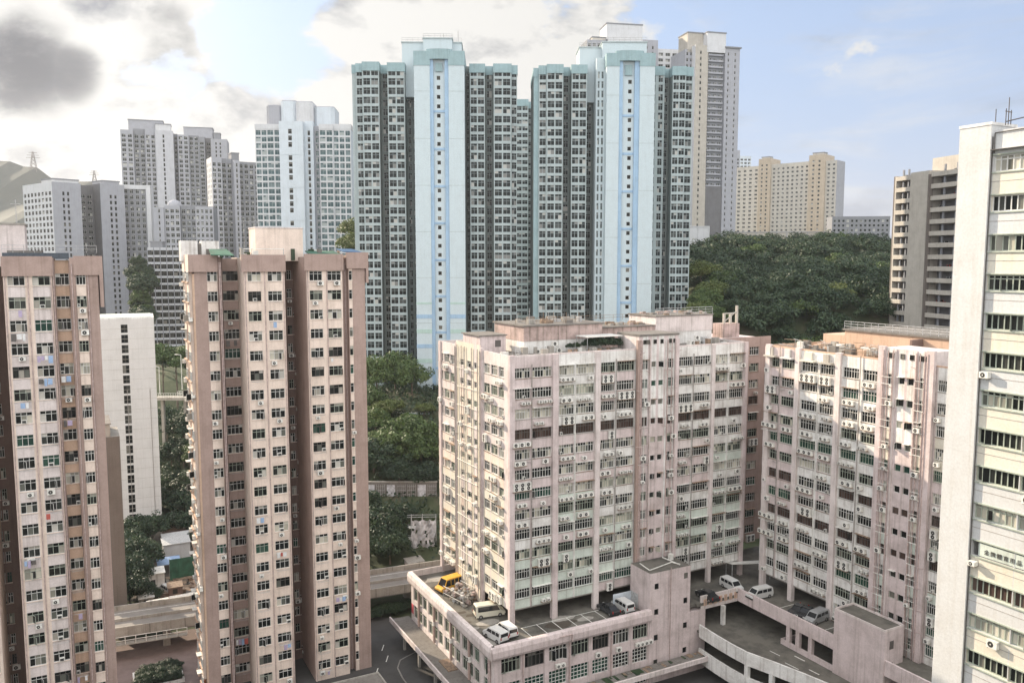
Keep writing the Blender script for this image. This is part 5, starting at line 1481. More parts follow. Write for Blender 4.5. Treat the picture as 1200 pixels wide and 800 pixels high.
for a in ((.3, .5, w1 - 2.4, 1.6), (w1 - 2.4, 1.6, w1 - 2.0, .2), (w1 - 2.0, .2, w1 - 2.6, 4.0), (.3, .5, .6, 3.5)): q.tube((a[0], a[1], pz + .35), (a[2], a[3], pz + .45), .09, MT['acwhite'], 5)
q.tube((half, -.2, 1), (half, -.2, pz + .4), .06, MT['pipepink'], 5); q.box(w1 - 1.6, 3.2, pz + .012, w1 - .9, 3.8, pz + 1.0, MT['acwhite'])
q.obj('roof_pipe', stp)
emit(stp, (stp.location.x, stp.location.y, 0), AL, sw, 'window', 'window_rows', 100)
q = Pieces(); q.box(-.06, 3, DECK, -.02, 5.2, DECK + 2.4, MT['steel']) ; q.box(-3.6, 4.9, DECK, -.06, 5.0, DECK + 2.3, MT['tblue']); q.obj('sheet_fence', stp)

# ------------------------------------------------------------------ ramp and second podium
BR = (PC[0] + UX * bridge1, PC[1] + UY * bridge1)               # corner where the parapet turns toward the camera
RZ = 7.0
ramp_root = thing('ramp_podium', 'pink ramp podium with curving white ramp walls and lower parking openings', 'ramp', (BR[0], BR[1], 0), AC90)
def loc2(px, py, z):
    p = at_z(px, py, z); dx, dy = p[0] - BR[0], p[1] - BR[1]; c, s = math.cos(AC90), math.sin(AC90)
    return (dx * c + dy * s, -dx * s + dy * c)
q = Pieces()
bl = (bridge1 - bridge0)
# the upper deck in front of the second block, its parapet and the bridge
q.box(.22, .22, 11.0, 46, 7.6, DECK - .004, MT['deck']); q.box(-4, 7.6, 11.0, 46, 24, DECK - .008, MT['deck']); q.box(-16, -bl - 1, 10.99, .2, 24, DECK - .006, MT['deck'])
q.obj('parking_deck', ramp_root)
q = QB()
q.box(0, -.15, 10.4, 50, .18, PTOP, MT['pink']); q.obj('parapet', ramp_root)
q = QB(); q.box(-.16, -bl, 10.3, .16, -.16, PTOP, MT['palepink'])
for k in range(7): q.box(.161, -bl + .5 + k * bl / 7.2, 10.9, .24, -bl + .5 + k * bl / 7.2 + .62, 12.0, MT['peach']); q.box(.2, -bl + .7 + k * bl / 7.2, 11.15, .262, -bl + .9 + k * bl / 7.2, 11.75, MT['brown'])
q.obj('bridge_parapet', ramp_root)
pink0 = None
# columns, kerb wall
q = Pieces()
for px in (919, 950, 990): 
    lx = loc2(px, 748, 8.5)[0]; q.box(lx - .35, -.1, RZ - 4, lx + .35, .5, 10.39, MT['pink'])
cc = loc2(847, 731, RZ); q.box(cc[0] - .3, cc[1] - .3, RZ, cc[0] + .3, cc[1] + .3, 10.29, MT['white'])
q.obj('column', ramp_root)
q = QB(); lx = loc2(909, 748, 8)[0]; q.box(lx, -.12, 5.5, 50, .16, RZ + .85, MT['pink']); q.box(lx, .161, 5.5, lx + .3, 3.0, RZ + .85, MT['pink'])
q.obj('low_wall', ramp_root)
q = QB(); q.box(-14, 6.0, 0, 46, 6.2, 10.98, MT['concrete']); q.obj('back_wall', ramp_root)
# ramp floor, curving wall bands
oc = [loc2(px, py, 8.3) for px, py in ((821, 731), (840, 743), (858, 753.5), (876, 763), (905, 773.5), (935, 785), (967, 798), (1005, 815), (1050, 836))]
q = Pieces()
for z0, z1 in ((RZ - .35, RZ),):
    q.prism(oc + [(46, 5.9), (-14, 5.9), (-14, oc[0][1])], z0, z1, MT['deck'])
q.prism(oc + [(46, 5.9), (-14, 5.9), (-14, oc[0][1])], 2.9, 3.2, MT['deck'])
q.obj('ramp_floor', ramp_root)
q = Pieces()
for (a, b_) in zip(oc[:-1], oc[1:]):
    d = math.hypot(b_[0] - a[0], b_[1] - a[1]); an = math.atan2(b_[1] - a[1], b_[0] - a[0])
    M = rotm(a[0], a[1], an)
    q.box(-.02, -.3, RZ - .8, d + .02, 0, 8.3, MT['white'], M); q.box(-.02, -.3, 1.9, d + .02, 0, 4.3, MT['white'], M)
q.obj('ramp_wall', ramp_root)
q = Pieces()
for i in (3, 4, 5, 6, 7):
    a = oc[i]; q.box(a[0] - .35, a[1] - .25, 0, a[0] + .35, a[1] + .35, RZ - .36, MT['white'])
q.obj('ramp_column', ramp_root)
q = Pieces()
for (p1, p2, w) in (((902, 762), (914, 768), .14), ((931, 768), (943, 774), .25), ((920, 776), (936, 784), .14), ((948, 784), (960, 790), .2), ((975, 785), (990, 793), .2)):
    a, b_ = loc2(*p1, RZ), loc2(*p2, RZ); d = math.hypot(b_[0] - a[0], b_[1] - a[1]); an = math.atan2(b_[1] - a[1], b_[0] - a[0])
    q.box(0, -w / 2, RZ + .004, d, w / 2, RZ + .008, MT['paint'], rotm(a[0], a[1], an))
q.obj('lane_marking', ramp_root)
for k in range(6):
    lx = 3 + k * 4.6; q2 = QB(); q2.box(lx, .9, DECK + .002, lx + .12, 5.2, DECK + .006, MT['paint']); q2.obj('bay_marking', ramp_root)
# the large plain pink block
lx0 = loc2(999, 750, 11)[0]
wx = BR[0] + math.cos(AC90) * lx0; wy = BR[1] + math.sin(AC90) * lx0
bz = z_at(711, wx, wy)
c0 = loc2(1055, 733, bz); c1_ = loc2(1078, 728, bz)
blk = thing('plain_block', 'plain pink block with a flat weathered roof and two slit windows, on the ramp podium', 'stair block', (wx, wy, 0), AC90)
bw = c0[0] - lx0; bd = max(3.5, c1_[1] - c0[1])
q = QB(); q.box(0, -.35, 0, bw, bd, bz - .3, MT['pink']); q.obj('wall', blk)
q = QB(); roof_things(q, 0.002, bw - .002, -.348, bd - .002, bz - .299, .3, MT['palepink'], .15); q.box(.16, -.19, bz - .298, bw - .16, bd - .16, bz - .25, MT['deck']); q.obj('roof', blk)
q = Pieces()
for z in (bz - 3.0, bz - 6.2): q.box(bw - .05, bd * .2, z, bw + .04, bd * .2 + .8, z + 1.2, MT['dframe'])
q.obj('slit_window', blk)
# ------------------------------------------------------------------ trees
def crown_arrays(seed, ncl, nleaf, size, flat=.85):
    g = np.random.default_rng(seed)
    C, Rr = [], []
    for i in range(ncl):
        d = g.normal(size=3); d /= np.linalg.norm(d); d[2] = abs(d[2]) * .9 - .25 * g.random()
        rad = .35 + .55 * g.random() ** .6
        C.append(d * rad * np.array([1, 1, flat])); Rr.append(g.uniform(.2, .36))
    P, Nn = [], []
    for c, r in zip(C, Rr):
        v = g.normal(size=(nleaf, 3)); v /= np.linalg.norm(v, axis=1)[:, None]
        rr = r * (g.uniform(.55, 1.08, nleaf) ** .7)
        P.append(c + v * rr[:, None] * np.array([1, 1, .78])); Nn.append(v)
    P, Nn = np.vstack(P), np.vstack(Nn)
    n = len(P)
    Nn = Nn + g.normal(size=(n, 3)) * .55 + np.array([0, 0, .35]); Nn /= np.linalg.norm(Nn, axis=1)[:, None]
    a = np.cross(Nn, g.normal(size=(n, 3))); a /= np.linalg.norm(a, axis=1)[:, None]
    b = np.cross(Nn, a)
    s = size * g.uniform(.6, 1.35, n)[:, None]
    V = np.stack([P - a * s, P - b * s * .62, P + a * s, P + b * s * .62], 1).reshape(-1, 3)
    return V, np.arange(4 * n).reshape(-1, 4)
PROTO = {}
def crown_mesh(kind, seed):
    k = (kind, seed)
    if k not in PROTO:
        q = QB(); V, F = crown_arrays(seed * 7 + len(kind), 52, 150, .047, {'leaf': .85, 'leafdk': .95, 'leafyl': .7}[kind]); q.add(V, F, MT[kind])
        PROTO[k] = q.mesh('crown')
    return PROTO[k]
def trunk_mesh(seed):
    k = ('t', seed)
    if k not in PROTO:
        g = random.Random(seed); q = QB()
        q.tube((0, 0, 0), (.02, .01, .6), .045, MT['bark'], 7, .032); q.tube((.02, .01, .6), (.0, .03, 1.0), .032, MT['bark'], 6, .022)
        for i in range(6):
            a = i * 1.05 + g.random(); z = g.uniform(.62, .95); L = g.uniform(.08, .16)
            q.tube((.01, .02, z), (L * math.cos(a), L * math.sin(a), z + .1), .016, MT['bark'], 5, .006)
        PROTO[k] = q.mesh('trunk')
    return PROTO[k]
rt = random.Random(12)
def tree(name, label, group, px, py, Y, r, kind='leaf', sz=1.0):
    x, y, zc = at_y(px, py, Y)
    zg = float(H(x, y)) - .3
    t = thing(name, label, 'tree', (x, y, zg), rt.uniform(0, 6.28), group)
    h = max(zc - zg, r * .7)
    c = link('crown', crown_mesh(kind, rt.randrange(4)), t, (0, 0, h)); c.scale = (r * rt.uniform(.9, 1.15), r * rt.uniform(.9, 1.15), r * sz)
    c.rotation_euler = (rt.uniform(-.15, .15), rt.uniform(-.15, .15), 0)
    k = link('trunk', trunk_mesh(rt.randrange(3)), t, (0, 0, 0)); k.scale = (r * 1.2, r * 1.2, h * .95)
    return t
G1 = 'trees on the slope between the pink blocks'
CL = 'green tree among the clump right of the lone pink block, under the large blue tower'
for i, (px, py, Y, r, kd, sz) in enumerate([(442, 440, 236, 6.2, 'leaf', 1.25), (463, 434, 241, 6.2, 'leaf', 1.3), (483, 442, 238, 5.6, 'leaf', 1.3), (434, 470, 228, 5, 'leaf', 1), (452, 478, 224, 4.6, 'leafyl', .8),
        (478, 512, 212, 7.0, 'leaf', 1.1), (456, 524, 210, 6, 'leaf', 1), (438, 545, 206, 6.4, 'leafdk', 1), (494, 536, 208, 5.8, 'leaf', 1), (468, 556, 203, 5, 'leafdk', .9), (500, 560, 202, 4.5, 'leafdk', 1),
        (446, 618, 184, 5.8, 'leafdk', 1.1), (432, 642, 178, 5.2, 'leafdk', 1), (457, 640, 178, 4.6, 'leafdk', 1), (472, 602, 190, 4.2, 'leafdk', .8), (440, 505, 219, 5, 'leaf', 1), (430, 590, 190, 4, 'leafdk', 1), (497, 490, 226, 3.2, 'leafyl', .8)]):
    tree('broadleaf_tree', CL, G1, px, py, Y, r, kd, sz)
CL2 = 'dark green tree in the gap between the white gable block and the lone pink block'
for px, py, Y, r, kd in [(190, 418, 264, 6, 'leaf'), (206, 424, 266, 6.5, 'leafdk'), (224, 420, 262, 6, 'leaf'), (196, 492, 250, 5.5, 'leafdk'), (214, 500, 246, 6, 'leafdk'), (230, 498, 240, 6, 'leafdk'), (201, 532, 240, 6, 'leafdk'),
        (222, 532, 236, 6, 'leafdk'), (206, 565, 232, 6, 'leafdk'), (226, 570, 226, 6, 'leafdk'), (197, 596, 224, 4.5, 'leafdk'), (216, 598, 217, 5, 'leafdk'), (238, 560, 226, 6, 'leafdk'), (236, 530, 232, 5, 'leaf'), (240, 595, 212, 5, 'leafdk')]:
    tree('broadleaf_tree', CL2, 'trees behind the white gable block', px, py, Y, r, kd)
CLY = 'dark tree round the yard of sheds, between the taupe block and the lone pink block'
for px, py, Y, r in ((163, 652, 174, 5.2), (153, 672, 165, 4.6), (152, 700, 158, 4.2), (158, 622, 190, 4.6), (178, 618, 194, 4.0), (205, 612, 200, 3.6), (232, 610, 202, 3.8), (236, 628, 190, 3.0), (150, 640, 180, 4.4), (176, 700, 160, 2.2)):
    tree('broadleaf_tree', CLY, 'trees round the yard', px, py, Y, r, 'leafdk', 1.1)
CL3 = 'tree in the narrow gap right of the white estate block, above the gable roof'
for k_ in range(15):
    py = rt.uniform(296, 372); tree('broadleaf_tree', CL3, 'trees between the estate blocks', 165 + rt.uniform(-4, 4), py, 320 - (py - 296) * .25 + rt.uniform(-5, 5), rt.uniform(3.0, 5.2), rt.choice(['leaf', 'leafdk']))
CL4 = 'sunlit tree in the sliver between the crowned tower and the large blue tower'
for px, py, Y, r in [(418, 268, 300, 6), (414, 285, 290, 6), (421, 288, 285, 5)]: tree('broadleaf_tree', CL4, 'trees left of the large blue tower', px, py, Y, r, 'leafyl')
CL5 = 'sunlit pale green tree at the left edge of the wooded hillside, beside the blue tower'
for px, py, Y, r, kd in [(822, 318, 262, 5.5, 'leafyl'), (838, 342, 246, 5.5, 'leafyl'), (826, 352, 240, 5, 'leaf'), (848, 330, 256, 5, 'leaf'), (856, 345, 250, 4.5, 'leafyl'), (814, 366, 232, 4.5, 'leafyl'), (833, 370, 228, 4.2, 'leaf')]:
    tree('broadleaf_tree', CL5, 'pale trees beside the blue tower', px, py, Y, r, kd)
# roof plants of the workshop block
for i, (px, dv, r) in enumerate(((692, 4.4, 1.5), (702, 4.6, 1.7), (713, 4.8, 1.6), (722, 4.2, 1.3), (668, 5.5, .8), (675, 5.5, .9))):
    t = stands('roof_shrub', 'potted shrub of the roof garden under the pale canopy', 'plant', (px, dv, zr), group='shrubs of the roof garden')
    t['category'] = 'plant'
    c = link('foliage', crown_mesh('leafdk', i % 4), t, (0, 0, .7 + r * .5)); c.scale = (r, r, r * .9)
    q = QB(); q.tube((0, 0, 0), (0, 0, .6), .35, MT['peach'], 8, .42); q.obj('pot', t)
# the planter in the court
P0 = at_z(186, 800, 0)
t = thing('planter', 'low white edged planter full of dark shrubs, in the paved court between the pink blocks', 'planter', (P0[0], P0[1], 0), AL)
q = QB(); roof_things(q, -3.6, 3.8, -1.5, 4.5, .03, .55, MT['white'], .25); q.obj('kerb', t)
q = QB(); q.box(-3.3, -1.2, .03, 3.5, 4.2, .4, MT['earth']); q.obj('soil', t)
for k, (x, y, r) in enumerate(((-2, 0, 1.8), (.2, .6, 2.2), (2.2, .2, 1.8), (-1.4, 2.6, 1.9), (1.2, 2.8, 2.1), (2.8, 3, 1.4))):
    c = link('shrub', crown_mesh('leafdk', k % 4), t, (x, y, 1.0)); c.scale = (r, r, r * .8)
LS = 'dark shrub in the hedge strip below the elevated road'
for k in range(11):
    px = 436 + k * 5.4; p = at_z(px, 716 - k * 1.1 + rt.uniform(-2, 2), 1.2)
    t = thing('shrub', LS, 'shrub', (p[0], p[1], 0), rt.uniform(0, 6), 'shrubs below the elevated road')
    c = link('foliage', crown_mesh('leafdk', k % 4), t, (0, 0, 1.0)); c.scale = (1.7, 1.7, 1.4)
    q = QB(); q.tube((0, 0, 0), (0, 0, 1.0), .09, MT['bark'], 5); q.obj('stem', t)
# wooded hillside on the right: one mass
g = np.random.default_rng(5)
q = QB(); BASEC = [crown_arrays(100 + i, 26, 72, .056, .8) for i in range(5)]
cnt = 0
while cnt < 520:
    x, y = g.uniform(50, 190), g.uniform(184, 360)
    z = float(H(x, y)); px, py = proj(x, y, z + 4)
    if not (795 < px < 1065) or (x < 60 and y > 205 and y < 280): continue
    r = 3.0 + 3.8 * g.random() ** 1.5; V, F = BASEC[g.integers(5)]
    a = g.uniform(0, 6.28); c, s = math.cos(a), math.sin(a)
    W = V @ np.array([[c, s, 0], [-s, c, 0], [0, 0, 1]]) * r + np.array([x, y, z + r * .75])
    q.add(W, F, MT['leafdk'] if g.random() < .96 else (MT['leaf'] if g.random() < .75 else MT['leafyl'])); cnt += 1
tag(q.obj('hillside_woods'), kind='stuff')
# scrub covering the slopes
q = QB(); n = 26000
x = g.uniform(-110, 10, n); y = g.uniform(168, 300, n); z = H(x, y)
x2 = g.uniform(-170, -60, 7000); y2 = g.uniform(380, 560, 7000); z2 = H(x2, y2)
P = np.vstack([np.stack([x, y, z + g.uniform(.1, 1.6, n)], 1), np.stack([x2, y2, z2 + g.uniform(.2, 3, 7000)], 1)])
P = P[(P[:, 2] > 2.5)]
n = len(P); Nn = g.normal(size=(n, 3)) + np.array([0, -.4, .9]); Nn /= np.linalg.norm(Nn, axis=1)[:, None]
a = np.cross(Nn, g.normal(size=(n, 3))); a /= np.linalg.norm(a, axis=1)[:, None]; b = np.cross(Nn, a)
s = np.where(P[:, 1] > 350, 1.6, .55)[:, None] * g.uniform(.6, 1.3, n)[:, None]
q.add(np.stack([P - a * s, P - b * s * .6, P + a * s, P + b * s * .6], 1).reshape(-1, 3), np.arange(4 * n).reshape(-1, 4), MT['leafdk'])
tag(q.obj('undergrowth'), kind='stuff')

# ------------------------------------------------------------------ vehicles
def wheels(t, xs, ys, r):
    for sx in (-1, 1):
        for y in ys:
            q = QB(); q.tube((sx * xs, y, r), (sx * (xs - .22), y, r), r, MT['rubber'], 12); w = q.obj('wheel', t)
            q = QB(); q.tube((sx * (xs + .006), y, r), (sx * (xs - .05), y, r), r * .55, MT['hub'], 8); q.obj('hub', w)
def lamps(t, L, W, z, back=True):
    for sx in (-1, 1):
        q = QB(); q.box(sx * (W / 2 - .3) - .16, L / 2 - .04, z, sx * (W / 2 - .3) + .16, L / 2 + .015, z + .2, MT['lampglass']); q.obj('headlight', t)
        q = QB(); q.box(sx * (W / 2 - .14) - .08, -L / 2 - .012, z + .1, sx * (W / 2 - .14) + .08, -L / 2 + .03, z + .5, MT['redlamp']); q.obj('tail_light', t)
def vang(rear, front, z=DECK):
    p, q = at_z(*rear, z), at_z(*front, z); return math.atan2(q[1] - p[1], q[0] - p[0]) - math.pi / 2
def van(label, loc, ang, paint, L=4.35, W=1.65, Hh=1.85, group=None, name='parked_van', cat='van', rows=3):
    t = thing(name, label, cat, loc, ang, group)
    l = L / 2; ZBt = 1.08
    q = QB(); q.profile([(-l, .4), (-l + .12, .27), (l - .12, .27), (l + .02, .42), (l + .02, .8), (l - .1, .96), (l - .62, ZBt), (-l + .02, ZBt), (-l, .9)], -W / 2, W / 2, MT[paint])
    gh = [(l - .6, ZBt), (l - 1.25, Hh - .08), (l - 1.5, Hh), (-l + .3, Hh), (-l + .1, Hh - .1), (-l + .02, ZBt)]
    q.profile(gh, -W / 2 + .004, W / 2 - .004, MT[paint]); V = q.V[-1]; V[:, 0] *= 1 - .12 * (V[:, 2] - ZBt) / (Hh - ZBt)
    q.box(-W / 2 - .02, -l - .07, .34, W / 2 + .02, -l + .05, .56, MT['dark']); q.box(-W / 2 - .02, l - .1, .3, W / 2 + .02, l + .08, .52, MT['dark'])
    q.obj('body', t)
    hx = lambda z: W / 2 * (1 - .12 * (z - ZBt) / (Hh - ZBt)) + .012
    q = Pieces(); z0, z1 = ZBt + .07, Hh - .2
    y1 = l - 1.3; span = (y1 + l - .3) / rows
    for s in (-1, 1):
        for i in range(rows):
            a, b = y1 - span * (i + 1) + .1, y1 - span * i
            q.quad((s * hx(z0), a, z0), (s * hx(z0), b + (.42 if i == 0 else 0), z0), (s * hx(z1), b, z1), (s * hx(z1), a, z1), MT['carglass'])
    q.obj('side_window', t)
    fy = lambda z: l - .6 - .65 * (z - ZBt) / (Hh - .08 - ZBt) + .014
    q = QB(); q.quad((-hx(z0) + .1, fy(z0), z0), (hx(z0) - .1, fy(z0), z0), (hx(z1) - .1, fy(z1 + .08), z1 + .08), (-hx(z1) + .1, fy(z1 + .08), z1 + .08), MT['carglass']); q.obj('windscreen', t)
    by = lambda z: -l + .02 + .08 * (z - ZBt) / (Hh - .1 - ZBt) - .014
    q = QB(); q.quad((-hx(z0) + .12, by(z0), z0), (hx(z0) - .12, by(z0), z0), (hx(z1) - .12, by(z1), z1), (-hx(z1) + .12, by(z1), z1), MT['carglass']); q.obj('rear_window', t)
    wheels(t, W / 2 + .01, (-l + .85, l - .85), .33); lamps(t, L, W, .66)
    return t
def car(label, loc, ang, paint, L=4.4, W=1.75, group=None):
    t = thing('parked_car', label, 'car', loc, ang, group); l = L / 2
    pts = [(-l, .4), (-l + .1, .25), (l - .1, .25), (l, .4), (l - .02, .72), (l - .3, .86), (l - 1.15, .95), (-l + .75, 1.0), (-l + .1, .92), (-l, .8)]
    q = QB(); q.profile(pts, -W / 2, W / 2, MT[paint]); q.obj('body', t)
    cab = [(l - 1.15, .952), (l - 1.85, 1.4), (l - 2.2, 1.46), (-l + 1.25, 1.44), (-l + .55, .99)]
    q = QB(); q.profile(cab, -W / 2 + .14, W / 2 - .14, MT['carglass']); q.V[0][q.V[0][:, 2] > 1.2, 0] *= .86; q.obj('cabin_glass', t)
    q = Pieces(); q.box(-W / 2 + .27, -l + 1.2, 1.445, W / 2 - .27, l - 1.95, 1.485, MT[paint])
    for s in (-1, 1):
        for y in (l - 2.4, -l + 1.5): q.box(s * (W / 2 - .2) - .06, y, 1.0, s * (W / 2 - .2) + .06, y + .09, 1.45, MT[paint])
    q.obj('roof_panel', t)
    wheels(t, W / 2 + .01, (-l + .8, l - .85), .32); lamps(t, L, W, .58)
    return t
def dk(px, py): return at_z(px, py, DECK + .001)
van('white van parked at the podium corner, nearer the left parapet', dk(581, 748.5), vang((592, 752), (573, 741)), 'carwhite', group='white vans at the podium corner')
van('white van parked at the podium corner, nearer the pink column', dk(593.5, 743), vang((601, 748), (586, 736)), 'carwhite', group='white vans at the podium corner')
van('cream van parked under the corner of the large workshop block', dk(573, 721), vang((559, 721), (587, 717)), 'carcream', 4.9, 1.8, 2.15, rows=1)
van('yellow minibus parked behind the load of scrap on the podium deck', dk(529, 690), vang((541, 686), (516, 694)), 'caryellow', 5.6, 1.95, 2.35, name='minibus', cat='bus', rows=5)
van('white van beside the dark car, in front of the blue sheet fence', dk(730, 714), vang((739, 718), (720, 706)), 'carwhite')
car('dark car parked under the large workshop block beside a white van', dk(713, 717), vang((722, 722), (704, 711)), 'cardark')
car('dark covered car in the shade by the set back link wall', dk(829, 701), vang((838, 706), (820, 696)), 'cardark')
van('white van beneath the slanted awning by the bridge parapet', dk(857, 690), vang((847, 684), (870, 696)), 'carwhite')
van('white pickup van with three side windows, parked by the first column of the far block', dk(890, 700), vang((906, 696), (876, 703)), 'carwhite', 4.6)
car('dark car parked along the pink parapet of the ramp podium', dk(935, 719), vang((950, 712), (930, 724)), 'cardark', group=None)
car('black car next to a silver van on the ramp podium', dk(945, 722), vang((960, 715), (938, 729)), 'cardark', 4.3)
van('silver grey van near the plain pink block on the ramp podium', dk(957, 728), vang((970, 722), (944, 733)), 'carsilver', 4.4)
# awning by the bridge
p = at_z(878, 676, DECK); t = thing('slanted_awning', 'pale slanted awning on posts over the white van by the bridge', 'awning', (p[0], p[1], DECK), AL - R(20))
q = QB(); q.add([(-4, -1.5, 3.1), (3.5, -1.5, 3.0), (3.5, 1.6, 2.3), (-4, 1.6, 2.4), (-4, -1.5, 3.2), (3.5, -1.5, 3.1), (3.5, 1.6, 2.4), (-4, 1.6, 2.5)], [[3, 2, 1, 0], [4, 5, 6, 7], [0, 1, 5, 4], [1, 2, 6, 5], [2, 3, 7, 6], [3, 0, 4, 7]], MT['acwhite']); q.obj('awning_sheet', t)
q = Pieces()
for x, y, h in ((-3.8, -1.3, 3.1), (3.3, -1.3, 3.0), (3.3, 1.4, 2.3), (-3.8, 1.4, 2.4)): q.tube((x, y, 0), (x, y, h), .06, MT['steel'], 5)
q.obj('post', t)
# load of scrap
p = dk(541, 704); t = thing('scrap_load', 'pale caged load of scrap boxes heaped behind the podium parapet', 'scrap heap', p, AL + R(12))
r_ = random.Random(6); q = QB()
for k in range(150):
    x, y, z = r_.uniform(-1.6, 1.6), r_.uniform(-2.6, 2.6), r_.uniform(0, 1.9); a = r_.uniform(.15, .5)
    q.box(x, y, z, x + a, y + a * r_.uniform(.5, 2), z + a * r_.uniform(.4, 1), MT[r_.choice(['roofpink', 'concrete', 'concrete', 'rusty', 'taupe', 'steel'])], rotm(0, 0, r_.uniform(-.2, .2)))
q.obj('scrap', t)
q = Pieces()
for x in (-1.7, 1.9):
    for y in (-2.7, 0, 2.9): q.tube((x, y, 0), (x, y, 2.3), .05, MT['steel'], 4)
for x in (-1.7, 1.9):
    for z in (1, 2.2): q.tube((x, -2.7, z), (x, 2.9, z), .04, MT['steel'], 4)
q.obj('cage', t)
p = dk(560, 700); t = thing('scrap_load', 'dark heap of broken crates between the scrap cage and the cream van', 'scrap heap', p, AL)
q = QB()
for k in range(70):
    x, y = r_.gauss(0, .8), r_.gauss(0, 1.2); z = r_.uniform(0, max(.1, 1.4 - .5 * math.hypot(x, y))); a = r_.uniform(.15, .5)
    q.box(x, y, z, x + a * 1.6, y + a, z + a * .5, MT[r_.choice(['dark', 'rusty', 'dkconc', 'brown'])], rotm(0, 0, r_.uniform(-.6, .6)))
q.obj('crates', t)

# ------------------------------------------------------------------ the yard of sheds beyond the elevated road
def shed(label, px, py, w, d, h, m, ang=AL, roof='acwhite', z=0.0, slope=.35, name='shed', door=True):
    p = at_z(px, py, z + .01); t = thing(name, label, 'shed', (p[0], p[1], z), ang)
    q = QB(); q.box(-w / 2, 0, 0, w / 2, d, h, MT[m]); q.obj('wall', t)
    q = QB(); q.add([(-w / 2 - .2, -.25, h + .003), (w / 2 + .2, -.25, h + .003), (w / 2 + .2, d + .2, h + slope), (-w / 2 - .2, d + .2, h + slope), (-w / 2 - .2, -.25, h + .1), (w / 2 + .2, -.25, h + .1), (w / 2 + .2, d + .2, h + slope + .1), (-w / 2 - .2, d + .2, h + slope + .1)],
        [[3, 2, 1, 0], [4, 5, 6, 7], [0, 1, 5, 4], [1, 2, 6, 5], [2, 3, 7, 6], [3, 0, 4, 7]], MT[roof])
    for k in range(int(w)): q.box(-w / 2 + k, -.26, h + .06, -w / 2 + k + .12, -.02, h + .14, MT[roof])
    q.obj('roof', t)
    if door: q = QB(); q.box(-.5, -.04, 0, .4, .01, min(2, h * .85), MT['dark']); q.obj('door', t)
    return t
shed('long white walled shed beside the green netting', 208, 660, 5.6, 4, 4.6, 'twhite', roof='steel')
shed('small white hut with a flat roof at the back of the yard', 180, 690, 4.4, 3, 3.2, 'white')
shed('white site cabin near the elevated road', 187, 727, 3.6, 3.2, 2.6, 'white', roof='acwhite')
shed('small pale lean-to beside the white site cabin', 197, 726, 1.8, 2, 1.7, 'twhite', roof='acwhite', door=False)
shed('low brick coloured shed with a long rusty roof at the top of the yard', 222, 628, 12, 3, 2.2, 'dkbrown', roof='rusty')
shed('long grey roofed shed row behind the green netting', 226, 640, 13, 3.5, 2.6, 'concrete', roof='steel')
p = at_z(226, 678, 0); t = thing('safety_net_fence', 'green safety netting fence round the yard of sheds', 'fence', (p[0], p[1], 0), AL)
q = QB(); n = 16
for k in range(n):
    x0, x1 = -4.5 + 9.5 * k / n, -4.5 + 9.5 * (k + 1) / n; o0, o1 = .18 * math.sin(k * 1.3), .18 * math.sin((k + 1) * 1.3)
    q.quad((x0, o0, 0), (x1, o1, 0), (x1, o1 * .4, 5), (x0, o0 * .4, 5), MT['netgreen']); q.quad((x0, o0 + .06, 0), (x1, o1 + .06, 0), (x1, o1 * .4 + .06, 5), (x0, o0 * .4 + .06, 5), MT['netgreen'])
q.obj('netting', t)
q = Pieces()
for k in range(5): q.tube((-4.5 + 9.5 * k / 4, .3, 0), (-4.5 + 9.5 * k / 4, .3, 5.2), .06, MT['steel'], 5)
q.obj('post', t)
p = at_z(198, 668, 0); t = thing('tarpaulin_shelter', 'small shelter with a faded blue tarpaulin in front of the long white shed', 'shelter', (p[0], p[1], 0), AL)
q = QB(); q.add([(-2.4, -1.5, 1.9), (2.4, -1.5, 1.8), (2.4, 1.6, 2.5), (-2.4, 1.6, 2.6), (-2.4, -1.5, 1.98), (2.4, -1.5, 1.88), (2.4, 1.6, 2.58), (-2.4, 1.6, 2.68)], [[3, 2, 1, 0], [4, 5, 6, 7], [0, 1, 5, 4], [1, 2, 6, 5], [2, 3, 7, 6], [3, 0, 4, 7]], MT['cloth_c']); q.obj('tarpaulin', t)
q = Pieces()
for x in (-2.2, 2.2):
    for y, h in ((-1.3, 1.85), (1.4, 2.5)): q.tube((x, y, 0), (x, y, h), .05, MT['steel'], 4)
q.obj('post', t)
car('silver car parked in the yard of sheds, beside the lone pink block', at_z(229, 702, .03), AL - R(80), 'carsilver')
car('dark car parked in the yard of sheds next to the silver car', at_z(226, 711, .03), AL - R(78), 'cardark')
r_ = random.Random(14)
for k in range(64):
    px, py = r_.uniform(170, 238), r_.uniform(676, 718)
    p = at_z(px, py, .02); a = r_.uniform(.3, 1.1)
    t = thing('yard_crate', 'weathered crate or board lying about in the yard of sheds', 'crate', p, r_.uniform(0, 3), 'crates strewn in the yard')
    q = QB(); q.box(-a, -a * .6, 0, a, a * .6, a * .7, MT[r_.choice(['acwhite', 'rusty', 'concrete', 'sheet', 'brown'])]); q.box(-a - .04, -a * .65, a * .701, a + .04, a * .65, a * .78, MT['rusty']); q.obj('box', t)
shed('grey site hut with a pale flat roof beside the dark yard trees', 172, 712, 2.6, 2.4, 2.0, 'concrete', roof='acwhite')
shed('rust walled tool shed in the middle of the yard', 206, 700, 2.6, 2.0, 2.2, 'dkbrown', roof='rusty')
shed('pale container shed next to the silver and dark cars', 214, 716, 4.0, 2.0, 2.2, 'twhite', roof='steel')
car('white car parked in the yard in front of the rust walled tool shed', at_z(204, 711, .03), AL - R(70), 'carwhite', 4.2)
van('small white truck like van by the back hut of the yard', at_z(196, 694, .03), AL + R(20), 'carwhite', 4.4)
